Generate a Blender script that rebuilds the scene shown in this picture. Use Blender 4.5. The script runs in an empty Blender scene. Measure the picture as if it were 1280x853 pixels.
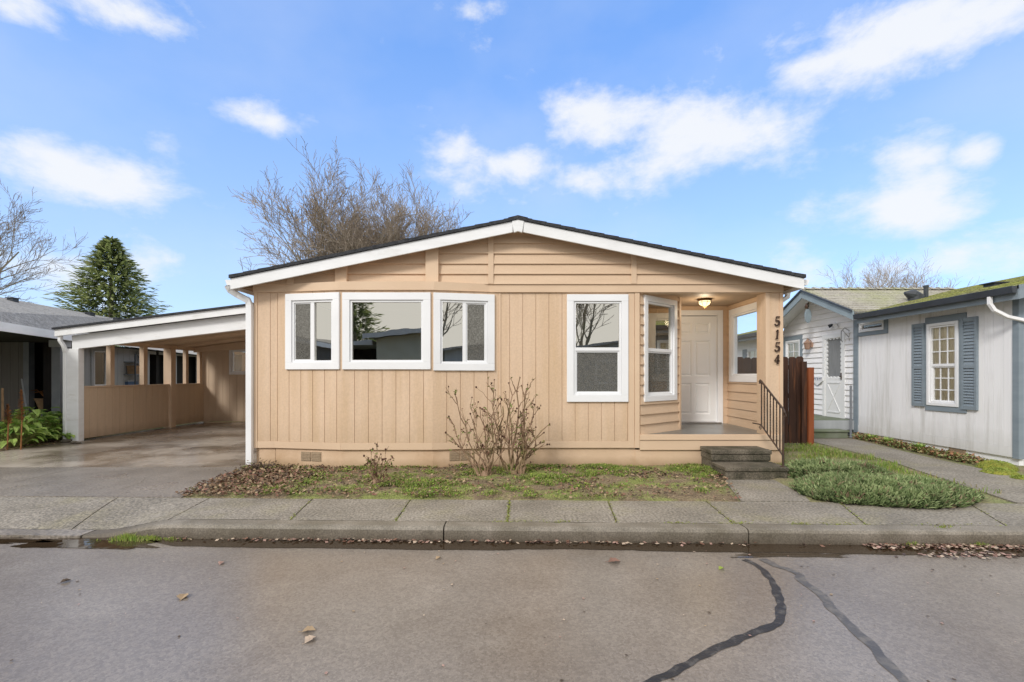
import bpy, math, random
from mathutils import Vector, Matrix, noise
random.seed(7)
S = bpy.context.scene
COL = S.collection
F_PX, VX, HY, EYE = 590.0, 644.0, 470.0, 1.33
D = 6.94                                   # depth of the front wall of the house
def X_(px, y): return (px - VX) / F_PX * y
def Z_(py, y): return EYE + (HY - py) / F_PX * y
R = random.random
def U(a, b): return random.uniform(a, b)
UP = Vector((0, 0, 1))

# ------------------------------------------------------------------ materials
def new_mat(name):
    m = bpy.data.materials.new(name); m.use_nodes = True
    nt = m.node_tree; nt.nodes.clear()
    return m, nt
def nd(nt, typ, **kw):
    n = nt.nodes.new(typ)
    for k, v in kw.items():
        if k.startswith('i_'):
            n.inputs[k[2:].replace('_', ' ')].default_value = v
        else: setattr(n, k, v)
    return n
def paint(name, col, col2=None, scale=3.0, rough=.6, bump=.15, bscale=60, stretch=(1, 1, 1), spec=.4,
          dirt=None, dirt_scale=1.2, dirt_lo=.5, dirt_hi=.75, metallic=0.0, detail=6, bdist=.01,
          fine=None, rough2=None, low_dirt=None, transl=0):
    """base colour mixed by noise, optional dirt patches, optional fine speckle, bump"""
    m, nt = new_mat(name); L = nt.links.new
    out = nd(nt, 'ShaderNodeOutputMaterial'); b = nd(nt, 'ShaderNodeBsdfPrincipled')
    L(b.outputs[0], out.inputs[0])
    g = nd(nt, 'ShaderNodeNewGeometry'); mp = nd(nt, 'ShaderNodeMapping'); mp.inputs['Scale'].default_value = stretch
    L(g.outputs['Position'], mp.inputs[0])
    n1 = nd(nt, 'ShaderNodeTexNoise'); n1.inputs['Scale'].default_value = scale; n1.inputs['Detail'].default_value = detail
    L(mp.outputs[0], n1.inputs['Vector'])
    r1 = nd(nt, 'ShaderNodeMapRange'); r1.inputs[1].default_value = .3; r1.inputs[2].default_value = .7
    L(n1.outputs[0], r1.inputs[0])
    c2 = col2 or tuple(c * .82 for c in col)
    mx = nd(nt, 'ShaderNodeMix', data_type='RGBA'); mx.inputs[6].default_value = (*col, 1); mx.inputs[7].default_value = (*c2, 1)
    L(r1.outputs[0], mx.inputs[0]); cur = mx.outputs[2]
    if dirt:
        n2 = nd(nt, 'ShaderNodeTexNoise'); n2.inputs['Scale'].default_value = dirt_scale; n2.inputs['Detail'].default_value = 8
        n2.inputs['Roughness'].default_value = .65
        L(mp.outputs[0], n2.inputs['Vector'])
        r2 = nd(nt, 'ShaderNodeMapRange'); r2.inputs[1].default_value = dirt_lo; r2.inputs[2].default_value = dirt_hi
        L(n2.outputs[0], r2.inputs[0])
        m2 = nd(nt, 'ShaderNodeMix', data_type='RGBA'); m2.inputs[7].default_value = (*dirt, 1)
        L(r2.outputs[0], m2.inputs[0]); L(cur, m2.inputs[6]); cur = m2.outputs[2]
    if low_dirt:                       # (colour, z0, z1): grime fading out upwards
        sx = nd(nt, 'ShaderNodeSeparateXYZ'); L(g.outputs['Position'], sx.inputs[0])
        nz = nd(nt, 'ShaderNodeTexNoise'); nz.inputs['Scale'].default_value = 5; nz.inputs['Detail'].default_value = 6
        L(g.outputs['Position'], nz.inputs['Vector'])
        a = nd(nt, 'ShaderNodeMath', operation='MULTIPLY_ADD'); a.inputs[1].default_value = -.35 * (low_dirt[2] - low_dirt[1]) * 2
        L(nz.outputs[0], a.inputs[0]); L(sx.outputs[2], a.inputs[2])
        r3 = nd(nt, 'ShaderNodeMapRange'); r3.inputs[1].default_value = low_dirt[2] - .35 * (low_dirt[2] - low_dirt[1]); r3.inputs[2].default_value = low_dirt[1] - .35 * (low_dirt[2] - low_dirt[1])
        r3.inputs[4].default_value = low_dirt[3] if len(low_dirt) > 3 else .7
        L(a.outputs[0], r3.inputs[0])
        m3 = nd(nt, 'ShaderNodeMix', data_type='RGBA'); m3.inputs[7].default_value = (*low_dirt[0], 1)
        L(r3.outputs[0], m3.inputs[0]); L(cur, m3.inputs[6]); cur = m3.outputs[2]
    if fine:                           # (scale, amount): light and dark grains
        n4 = nd(nt, 'ShaderNodeTexNoise'); n4.inputs['Scale'].default_value = fine[0]; n4.inputs['Detail'].default_value = 2
        L(g.outputs['Position'], n4.inputs['Vector'])
        r4 = nd(nt, 'ShaderNodeMapRange'); r4.inputs[1].default_value = .3; r4.inputs[2].default_value = .7
        r4.inputs[3].default_value = 1 - fine[1]; r4.inputs[4].default_value = 1 + fine[1]
        L(n4.outputs[0], r4.inputs[0])
        m4 = nd(nt, 'ShaderNodeVectorMath', operation='SCALE'); L(cur, m4.inputs[0]); L(r4.outputs[0], m4.inputs['Scale'])
        cur = m4.outputs[0]
    L(cur, b.inputs['Base Color'])
    b.inputs['Roughness'].default_value = rough; b.inputs['Metallic'].default_value = metallic
    if rough2 is not None:
        r5 = nd(nt, 'ShaderNodeMapRange'); r5.inputs[1].default_value = .35; r5.inputs[2].default_value = .65
        r5.inputs[3].default_value = rough; r5.inputs[4].default_value = rough2
        n5 = nd(nt, 'ShaderNodeTexNoise'); n5.inputs['Scale'].default_value = .55; n5.inputs['Detail'].default_value = 5
        L(g.outputs['Position'], n5.inputs['Vector']); L(n5.outputs[0], r5.inputs[0]); L(r5.outputs[0], b.inputs['Roughness'])
    b.inputs['Specular IOR Level'].default_value = spec
    if bump:
        n3 = nd(nt, 'ShaderNodeTexNoise'); n3.inputs['Scale'].default_value = bscale; n3.inputs['Detail'].default_value = 4
        L(mp.outputs[0], n3.inputs['Vector'])
        bp = nd(nt, 'ShaderNodeBump'); bp.inputs['Strength'].default_value = bump; bp.inputs['Distance'].default_value = bdist
        L(n3.outputs[0], bp.inputs['Height']); L(bp.outputs[0], b.inputs['Normal'])
    if transl:
        t = nd(nt, 'ShaderNodeBsdfTranslucent'); L(cur, t.inputs[0])
        ms = nd(nt, 'ShaderNodeMixShader'); ms.inputs[0].default_value = transl
        L(b.outputs[0], ms.inputs[1]); L(t.outputs[0], ms.inputs[2]); L(ms.outputs[0], out.inputs[0])
    return m

def glass(name, refl=.3, tint=(.95, .92, .84), trans=(.8, .82, .78), rough=.004):
    m, nt = new_mat(name); L = nt.links.new
    out = nd(nt, 'ShaderNodeOutputMaterial')
    gl = nd(nt, 'ShaderNodeBsdfGlossy'); gl.inputs['Color'].default_value = (*tint, 1); gl.inputs['Roughness'].default_value = rough
    tr = nd(nt, 'ShaderNodeBsdfTransparent'); tr.inputs[0].default_value = (*trans, 1)
    fr = nd(nt, 'ShaderNodeFresnel'); fr.inputs[0].default_value = 1.5
    ad = nd(nt, 'ShaderNodeMath', operation='ADD', use_clamp=True); ad.inputs[1].default_value = refl
    g = nd(nt, 'ShaderNodeNewGeometry'); n = nd(nt, 'ShaderNodeTexNoise'); n.inputs['Scale'].default_value = 1.7
    bp = nd(nt, 'ShaderNodeBump'); bp.inputs['Strength'].default_value = .07; bp.inputs['Distance'].default_value = .02
    L(g.outputs['Position'], n.inputs['Vector']); L(n.outputs[0], bp.inputs['Height']); L(bp.outputs[0], gl.inputs['Normal'])
    mx = nd(nt, 'ShaderNodeMixShader'); L(fr.outputs[0], ad.inputs[0]); L(ad.outputs[0], mx.inputs[0])
    L(tr.outputs[0], mx.inputs[1]); L(gl.outputs[0], mx.inputs[2]); L(mx.outputs[0], out.inputs[0])
    return m

def screen_mat(name, col=(.17, .165, .15), cover=.62):
    m, nt = new_mat(name); L = nt.links.new
    out = nd(nt, 'ShaderNodeOutputMaterial'); d = nd(nt, 'ShaderNodeBsdfDiffuse'); tr = nd(nt, 'ShaderNodeBsdfTransparent')
    g = nd(nt, 'ShaderNodeNewGeometry'); n = nd(nt, 'ShaderNodeTexNoise'); n.inputs['Scale'].default_value = 55; n.inputs['Detail'].default_value = 3
    L(g.outputs['Position'], n.inputs['Vector'])
    r = nd(nt, 'ShaderNodeMapRange'); r.inputs[1].default_value = .35; r.inputs[2].default_value = .65
    r.inputs[3].default_value = cover - .2; r.inputs[4].default_value = min(1, cover + .25); L(n.outputs[0], r.inputs[0])
    d.inputs[0].default_value = (*col, 1)
    mx = nd(nt, 'ShaderNodeMixShader'); L(r.outputs[0], mx.inputs[0]); L(tr.outputs[0], mx.inputs[1]); L(d.outputs[0], mx.inputs[2])
    L(mx.outputs[0], out.inputs[0]); return m

def emis(name, col, s):
    m, nt = new_mat(name); out = nd(nt, 'ShaderNodeOutputMaterial'); e = nd(nt, 'ShaderNodeEmission')
    e.inputs[0].default_value = (*col, 1); e.inputs[1].default_value = s; nt.links.new(e.outputs[0], out.inputs[0]); return m

TAN = (.71, .53, .38)
M = {}
M['siding'] = paint('tan_siding', TAN, (.65, .475, .33), scale=1.5, rough=.62, bump=.25, bscale=28, stretch=(6, 6, .5),
                    dirt=(.60, .425, .265), dirt_scale=.9, dirt_lo=.45, dirt_hi=.75, low_dirt=((.44, .31, .19), .1, .75, .45), fine=(38, .05))
M['lap'] = paint('tan_lap_siding', (.68, .505, .355), (.63, .46, .315), scale=2, rough=.62, bump=.2, bscale=30, stretch=(.6, .6, 6), fine=(50, .03))
M['trim'] = paint('tan_trim', (.70, .525, .37), (.65, .475, .33), scale=2, rough=.6, bump=.12, bscale=40)
M['skirt'] = paint('tan_skirting', (.72, .53, .37), (.64, .46, .31), scale=1.6, rough=.75, bump=.3, bscale=35,
                   dirt=(.45, .28, .15), dirt_lo=.5, dirt_hi=.85, low_dirt=((.30, .20, .10), -.02, .14, .8))
M['white'] = paint('white_vinyl', (.86, .87, .89), (.80, .81, .83), scale=2, rough=.4, bump=.04)
M['fascia'] = paint('white_painted_board', (.86, .87, .89), (.78, .79, .80), scale=2.5, rough=.55, bump=.12, bscale=30, stretch=(1, 1, 4),
                    dirt=(.55, .53, .48), dirt_scale=1.5, dirt_lo=.58, dirt_hi=.85)
M['soffit'] = paint('brown_soffit', (.33, .22, .13), (.28, .18, .11), scale=3, rough=.7)
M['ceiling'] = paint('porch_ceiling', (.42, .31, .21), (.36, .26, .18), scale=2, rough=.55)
M['shingle'] = paint('dark_shingles', (.05, .052, .058), (.025, .027, .032), scale=9, rough=.9, bump=.8, bscale=30, bdist=.02, fine=(70, .4))
M['door'] = paint('white_door', (.83, .84, .85), (.79, .80, .81), scale=2, rough=.35, bump=.03)
M['glass'] = glass('window_glass', .50, tint=(.95, .92, .82))
M['glass_thin'] = glass('porch_glass', .03, tint=(.8, .8, .8), trans=(.93, .95, .96))
M['glass_dim'] = glass('neighbour_glass', .10, trans=(.97, .97, .93))
M['screen'] = screen_mat('insect_screen')
M['room'] = paint('room_wall', (.50, .46, .38), (.40, .36, .30), scale=1.2, rough=.9, bump=0)
M['blind'] = paint('window_blind', (.30, .28, .24), (.24, .22, .19), scale=30, rough=.8, bump=0, stretch=(.1, .1, 3))
M['deck'] = paint('grey_deck_paint', (.17, .18, .175), (.13, .135, .13), scale=3, rough=.28, bump=.08, bscale=30, dirt=(.1, .09, .07), dirt_lo=.52)
M['iron'] = paint('rusted_black_iron', (.035, .03, .028), (.09, .05, .03), scale=14, rough=.6, bump=.3, bscale=90, detail=3)
M['digit'] = paint('dark_bronze', (.05, .024, .015), rough=.45, bump=0)
M['brass'] = paint('aged_brass', (.16, .075, .02), rough=.35, metallic=.8, bump=0)
M['bulbglass'] = emis('lit_lamp_glass', (1, .78, .42), 2.2)
M['metal'] = paint('satin_metal', (.5, .5, .5), rough=.3, metallic=.9, bump=0)
M['ventmesh'] = paint('foundation_vent_mesh', (.40, .30, .20), (.33, .25, .17), scale=40, rough=.8, bump=.5, bscale=120)

def asphalt_mat():
    m, nt = new_mat('damp_asphalt'); L = nt.links.new
    out = nd(nt, 'ShaderNodeOutputMaterial'); b = nd(nt, 'ShaderNodeBsdfPrincipled'); L(b.outputs[0], out.inputs[0])
    g = nd(nt, 'ShaderNodeNewGeometry'); P = g.outputs['Position']
    def noi(sc, det=4, rg=.5):
        n = nd(nt, 'ShaderNodeTexNoise'); n.inputs['Scale'].default_value = sc; n.inputs['Detail'].default_value = det; n.inputs['Roughness'].default_value = rg; L(P, n.inputs['Vector']); return n.outputs[0]
    def rng(x, a, b_, c, d, clampit=True):
        n = nd(nt, 'ShaderNodeMapRange', clamp=clampit); L(x, n.inputs[0]); n.inputs[1].default_value = a; n.inputs[2].default_value = b_; n.inputs[3].default_value = c; n.inputs[4].default_value = d; return n.outputs[0]
    def mix(f, a, b_):
        n = nd(nt, 'ShaderNodeMix', data_type='RGBA'); L(f, n.inputs[0])
        for i, v in ((6, a), (7, b_)):
            if isinstance(v, tuple): n.inputs[i].default_value = (*v, 1)
            else: L(v, n.inputs[i])
        return n.outputs[2]
    def mt(op, a, b_):
        n = nd(nt, 'ShaderNodeMath', operation=op, use_clamp=(op == 'ADD'))
        for i, v in enumerate((a, b_)):
            if isinstance(v, (int, float)): n.inputs[i].default_value = v
            else: L(v, n.inputs[i])
        return n.outputs[0]
    base = mix(rng(noi(.7, 7, .6), .35, .65, 0, 1), (.245, .214, .186), (.185, .155, .128))
    base = mix(rng(noi(2.6, 6, .7), .52, .72, 0, .5), base, (.29, .255, .22))
    base = mix(rng(noi(.33, 3), .5, .66, 0, .55), base, (.165, .130, .098))
    sx = nd(nt, 'ShaderNodeSeparateXYZ'); L(P, sx.inputs[0])
    wetn = mt('ADD', mt('MULTIPLY', noi(1.1, 5), .9), mt('MULTIPLY', sx.outputs[1], .5))      # wetter towards the kerb
    wet = rng(wetn, 1.72, 2.35, 0, 1)
    base = mix(wet, base, (.115, .088, .066))
    vor = nd(nt, 'ShaderNodeTexVoronoi'); vor.inputs['Scale'].default_value = 70; L(P, vor.inputs['Vector'])
    hs = nd(nt, 'ShaderNodeSeparateColor'); L(vor.outputs['Color'], hs.inputs[0])
    sp_ = rng(hs.outputs[0], 0, 1, .84, 1.17); f1 = rng(noi(150, 2), .3, .7, .86, 1.14)
    sc = nd(nt, 'ShaderNodeVectorMath', operation='SCALE'); L(base, sc.inputs[0]); L(mt('MULTIPLY', sp_, f1), sc.inputs['Scale'])
    L(sc.outputs[0], b.inputs['Base Color'])
    ro = nd(nt, 'ShaderNodeMix', data_type='FLOAT'); L(wet, ro.inputs[0]); L(rng(noi(.55, 5), .35, .65, .13, .30), ro.inputs[2]); ro.inputs[3].default_value = .08
    L(ro.outputs[0], b.inputs['Roughness']); b.inputs['Specular IOR Level'].default_value = .6
    bp = nd(nt, 'ShaderNodeBump'); bp.inputs['Distance'].default_value = .004; L(rng(wet, 0, 1, .32, .10), bp.inputs['Strength']); L(noi(130, 3), bp.inputs['Height']); L(bp.outputs[0], b.inputs['Normal'])
    return m
M['asphalt'] = asphalt_mat()
M['tar'] = paint('crack_sealant', (.020, .020, .022), (.033, .032, .033), scale=9, rough=.33, bump=.3, bscale=60, dirt=(.09, .085, .08), dirt_scale=14, dirt_lo=.52, dirt_hi=.62)
M['tarpale'] = paint('worn_crack_sealant', (.075, .072, .075), (.105, .10, .10), scale=9, rough=.36, bump=.3, bscale=60, dirt=(.17, .155, .14), dirt_scale=14, dirt_lo=.48, dirt_hi=.62)
M['aggregate'] = paint('exposed_aggregate', (.30, .27, .23), (.19, .17, .14), scale=1.6, rough=.5, bump=.9, bscale=60, bdist=.010, fine=(44, .48),
                       dirt=(.26, .235, .15), dirt_scale=1.1, dirt_lo=.5, dirt_hi=.72, spec=.4, rough2=.65)
M['concrete'] = paint('driveway_concrete', (.31, .275, .24), (.19, .165, .14), scale=1.0, rough=.2, rough2=.5, bump=.7, bscale=50, bdist=.008, fine=(42, .45),
                      dirt=(.15, .125, .095), dirt_scale=.55, dirt_lo=.48, dirt_hi=.66, spec=.5)
M['carslab'] = paint('carport_slab', (.48, .43, .37), (.34, .29, .24), scale=.9, rough=.14, rough2=.42, bump=.06, bscale=30, fine=(60, .1),
                     dirt=(.14, .11, .08), dirt_scale=.75, dirt_lo=.44, dirt_hi=.6, spec=.6)
M['kerb'] = paint('kerb_concrete', (.27, .24, .20), (.17, .15, .12), scale=3, rough=.55, bump=.5, bscale=70, bdist=.005, fine=(80, .3),
                  dirt=(.15, .13, .095), dirt_scale=1.5, dirt_lo=.45, dirt_hi=.7, low_dirt=((.085, .065, .045), -.13, -.01, .8))
M['step'] = paint('weathered_concrete_step', (.17, .145, .11), (.08, .068, .05), scale=4, rough=.8, bump=.9, bscale=60, bdist=.008, fine=(60, .5),
                  dirt=(.05, .048, .028), dirt_scale=2, dirt_lo=.5, dirt_hi=.7)
M['soil'] = paint('bed_soil', (.26, .20, .125), (.15, .11, .07), scale=7, rough=.95, bump=1, bscale=40, bdist=.02, fine=(60, .5),
                  dirt=(.21, .24, .07), dirt_scale=2.2, dirt_lo=.45, dirt_hi=.6)
M['lawn'] = paint('yard_ground', (.19, .22, .08), (.24, .19, .12), scale=2, rough=.95, bump=1, bscale=40, bdist=.02, fine=(60, .5))
M['terrain'] = paint('far_ground', (.08, .10, .04), (.10, .09, .06), scale=.2, rough=1, bump=0)

def water_mat():
    m, nt = new_mat('puddle_water'); L = nt.links.new
    out = nd(nt, 'ShaderNodeOutputMaterial'); b = nd(nt, 'ShaderNodeBsdfPrincipled')
    b.inputs['Base Color'].default_value = (.045, .030, .018, 1); b.inputs['Roughness'].default_value = .03
    b.inputs['Specular IOR Level'].default_value = .9; b.inputs['IOR'].default_value = 1.45
    g = nd(nt, 'ShaderNodeNewGeometry'); n = nd(nt, 'ShaderNodeTexNoise'); n.inputs['Scale'].default_value = 9
    bp = nd(nt, 'ShaderNodeBump'); bp.inputs['Strength'].default_value = .05; bp.inputs['Distance'].default_value = .01
    L(g.outputs['Position'], n.inputs['Vector']); L(n.outputs[0], bp.inputs['Height']); L(bp.outputs[0], b.inputs['Normal'])
    L(b.outputs[0], out.inputs[0]); return m
M['water'] = water_mat()

M['bark'] = paint('grey_bark', (.36, .32, .26), (.25, .22, .175), scale=2, rough=.9, bump=.5, bscale=20, dirt=(.13, .14, .05), dirt_scale=.6, dirt_lo=.5, dirt_hi=.65)
M['twig'] = paint('twigs', (.38, .32, .26), (.27, .22, .175), scale=1, rough=.9, bump=0)
M['needle'] = [paint('needles_%s' % s, c, tuple(k * .6 for k in c), scale=1.2, rough=.7, bump=0, transl=.35)
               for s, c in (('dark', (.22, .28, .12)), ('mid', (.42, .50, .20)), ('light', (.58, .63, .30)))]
M['juniper'] = [paint('juniper_%s' % s, c, tuple(k * .6 for k in c), scale=3, rough=.7, bump=0, transl=.15)
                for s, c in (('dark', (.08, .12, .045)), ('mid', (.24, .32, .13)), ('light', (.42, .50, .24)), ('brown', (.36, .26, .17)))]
M['grass'] = [paint('grass_%s' % s, c, tuple(k * .65 for k in c), scale=4, rough=.7, bump=0, transl=.25)
              for s, c in (('green', (.22, .34, .06)), ('lime', (.38, .48, .09)), ('olive', (.31, .31, .10)), ('straw', (.50, .42, .22)))]
M['litter'] = [paint('litter_%s' % s, c, tuple(k * .6 for k in c), scale=9, rough=.8, bump=0)
               for s, c in (('brown', (.24, .15, .09)), ('tan', (.44, .32, .20)), ('red', (.28, .14, .10)), ('dark', (.10, .07, .05)))]
M['kleaf'] = [paint('wet_leaf_%s' % s, c, tuple(k * .6 for k in c), scale=20, rough=.4, bump=0)
              for s, c in (('pink', (.46, .29, .24)), ('brown', (.26, .14, .10)), ('dark', (.11, .07, .055)), ('pale', (.60, .47, .36)))]
M['leaf'] = [paint('broad_leaf_%s' % s, c, tuple(k * .6 for k in c), scale=8, rough=.5, bump=.1, transl=.3)
             for s, c in (('green', (.30, .48, .09)), ('light', (.50, .68, .18)), ('dark', (.14, .27, .05)))]
M['cane'] = paint('rose_cane', (.36, .235, .155), (.22, .14, .09), scale=12, rough=.8, bump=.2, dirt=(.16, .15, .05), dirt_scale=5)
M['hip'] = paint('dried_bloom', (.10, .035, .02), (.05, .025, .015), scale=30, rough=.8, bump=0)
M['stalk'] = paint('dry_seed_plume', (.34, .15, .055), (.2, .09, .035), scale=25, rough=.9, bump=.3)

M['nwall'] = paint('grey_white_siding', (.90, .90, .92), (.84, .84, .86), scale=1.5, rough=.7, bump=.25, bscale=25, stretch=(5, 5, .35),
                   dirt=(.42, .41, .37), dirt_scale=.9, dirt_lo=.5, dirt_hi=.82, low_dirt=((.40, .39, .33), -.1, .5, .5))
M['nlap'] = paint('white_lap_siding', (.90, .90, .92), (.85, .85, .87), scale=2, rough=.6, bump=.1)
M['blue'] = paint('slate_blue_trim', (.25, .30, .345), (.21, .255, .295), scale=3, rough=.6, bump=.1, stretch=(1, 1, 4))
M['bluefas'] = paint('pale_blue_fascia', (.30, .37, .41), (.24, .30, .34), scale=3, rough=.6, bump=.1)
M['gutter'] = paint('dark_gutter', (.055, .065, .08), (.035, .04, .05), scale=3, rough=.4, bump=.05)
M['nroof'] = paint('weathered_shingles', (.40, .38, .33), (.31, .29, .25), scale=4, rough=.95, bump=.7, bscale=22, bdist=.02, fine=(30, .3),
                   dirt=(.33, .34, .19), dirt_scale=1.1, dirt_lo=.5, dirt_hi=.75)
M['moss'] = paint('mossy_shingles', (.36, .39, .10), (.26, .26, .11), scale=3, rough=1, bump=1, bscale=20, bdist=.04, fine=(28, .4),
                  dirt=(.28, .26, .19), dirt_scale=1.6, dirt_lo=.48, dirt_hi=.65)
M['ncurtain'] = paint('cream_curtain', (.92, .90, .80), (.84, .80, .68), scale=14, rough=.9, bump=.2, stretch=(6, 6, .3))
M['fence'] = paint('dark_stained_cedar', (.070, .030, .018), (.035, .016, .010), scale=5, rough=.75, bump=.4, bscale=40, stretch=(4, 4, .35),
                   dirt=(.16, .06, .025), dirt_scale=3, dirt_lo=.55, dirt_hi=.7)
M['cedar'] = paint('orange_cedar', (.30, .085, .028), (.22, .06, .022), scale=4, rough=.7, bump=.3, bscale=30, stretch=(4, 4, .4), dirt=(.12, .04, .02), dirt_scale=4, dirt_lo=.6, dirt_hi=.7)
M['greenstep'] = paint('mossy_step_board', (.20, .22, .17), (.13, .16, .09), scale=4, rough=.8, bump=.3, bscale=40)
M['lroof'] = paint('grey_shingles', (.34, .335, .33), (.24, .235, .23), scale=5, rough=.95, bump=.7, bscale=18, bdist=.03, fine=(26, .35))
M['lwall'] = paint('dark_grey_siding', (.16, .15, .14), (.12, .11, .105), scale=2, rough=.8, bump=.2, stretch=(5, 5, .4))
M['lpale'] = paint('pale_grey_siding', (.42, .44, .46), (.36, .38, .40), scale=2, rough=.8, bump=.2, stretch=(5, 5, .4))
M['lpost'] = paint('slate_post', (.22, .235, .26), (.17, .185, .21), scale=4, rough=.7, bump=.2)
M['black'] = paint('painted_shade', (.012, .012, .012), (.02, .018, .016), scale=2, rough=.9, bump=0)  # near-black colour stands in for the shade under the carport roofs
M['carwall'] = paint('carport_siding', (.68, .53, .39), (.62, .475, .345), scale=1.5, rough=.7, bump=.25, bscale=28, stretch=(6, 6, .5), low_dirt=((.28, .19, .12), -.05, .25, .6), fine=(55, .04))
M['carbeam'] = paint('carport_beam', (.70, .54, .40), (.62, .465, .335), scale=3, rough=.7, bump=.2)
M['opp'] = paint('opposite_wall', (.42, .41, .33), (.36, .35, .28), scale=2, rough=.8, bump=0)
M['red'] = paint('faded_red_plastic', (.35, .05, .03), rough=.5, bump=0)
M['orange'] = paint('orange_plastic', (.5, .17, .04), rough=.5, bump=0)
M['cream'] = paint('cream_plastic', (.55, .50, .40), rough=.6, bump=0)
M['bluebox'] = paint('blue_plastic', (.07, .13, .25), rough=.5, bump=0)
M['cardboard'] = paint('cardboard', (.34, .22, .12), rough=.9, bump=0)
M['wood'] = paint('cut_wood', (.35, .23, .13), (.22, .14, .08), scale=10, rough=.9, bump=.2)
M['copper'] = paint('copper_lantern', (.42, .27, .20), rough=.5, metallic=.3, bump=0)
M['curtaingrey'] = paint('grey_door_curtain', (.27, .28, .29), (.2, .21, .22), scale=10, rough=.9, bump=0, stretch=(4, 4, .4))
M['signblue'] = paint('blue_lettering', (.10, .13, .28), rough=.6, bump=0)
M['lateau'] = paint('yellow_moss', (.30, .30, .05), (.17, .18, .03), scale=8, rough=1, bump=.8, bscale=40, bdist=.03)
M['succ'] = [paint('succulent_%s' % s, c, tuple(k * .6 for k in c), scale=9, rough=.6, bump=0)
             for s, c in (('rust', (.33, .16, .08)), ('green', (.23, .29, .09)), ('olive', (.31, .27, .12)))]

# ------------------------------------------------------------------ objects and meshes
def tag(o, label=None, cat=None, group=None, kind=None):
    if label: o['label'] = label
    if cat: o['category'] = cat
    if group: o['group'] = group
    if kind: o['kind'] = kind
    return o
def empty(name, loc, label, cat, group=None):
    o = bpy.data.objects.new(name, None); COL.objects.link(o); o.location = loc; o.empty_display_size = .2
    return tag(o, label, cat, group)
def wloc(o):
    v = Vector((0, 0, 0))
    while o: v += Vector(o.location); o = o.parent
    return v

class Fr:
    """wall frame: u along the wall, v up, d outwards"""
    def __init__(s, O, Udir, N): s.O = Vector(O); s.U = Vector(Udir).normalized(); s.N = Vector(N).normalized()
    def p(s, u, v, d=0): return s.O + s.U * u + UP * v + s.N * d
WORLD = Fr((0, 0, 0), (1, 0, 0), (0, -1, 0))
def wall_frame(a, b):
    """frame running from plan point a to b, normal on the right-hand side seen walking a->b (towards the street)"""
    a = Vector((a[0], a[1], 0)); b = Vector((b[0], b[1], 0)); u = (b - a).normalized()
    return Fr(a, u, Vector((u.y, -u.x, 0))), (b - a).length

def clip(poly, a, b, c):            # keep a*u+b*v+c >= 0
    out = []
    for i in range(len(poly)):
        p, q = poly[i], poly[(i + 1) % len(poly)]
        dp = a * p[0] + b * p[1] + c; dq = a * q[0] + b * q[1] + c
        if dp >= 0: out.append(p)
        if (dp > 0 and dq < 0) or (dp < 0 and dq > 0):
            t = dp / (dp - dq); out.append((p[0] + (q[0] - p[0]) * t, p[1] + (q[1] - p[1]) * t))
    return out
def cut(polys, rect):
    u0, u1, v0, v1 = rect; res = []
    for p in polys:
        for q in (clip(p, -1, 0, u0), clip(p, 1, 0, -u1)):
            if len(q) > 2: res.append(q)
        m = clip(clip(p, 1, 0, -u0), -1, 0, u1)
        for q in (clip(m, 0, -1, v0), clip(m, 0, 1, -v1)):
            if len(q) > 2: res.append(q)
    return [q for q in res if area(q) > 1e-5]
def area(p): return abs(sum(p[i][0] * p[(i + 1) % len(p)][1] - p[(i + 1) % len(p)][0] * p[i][1] for i in range(len(p)))) / 2

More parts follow.
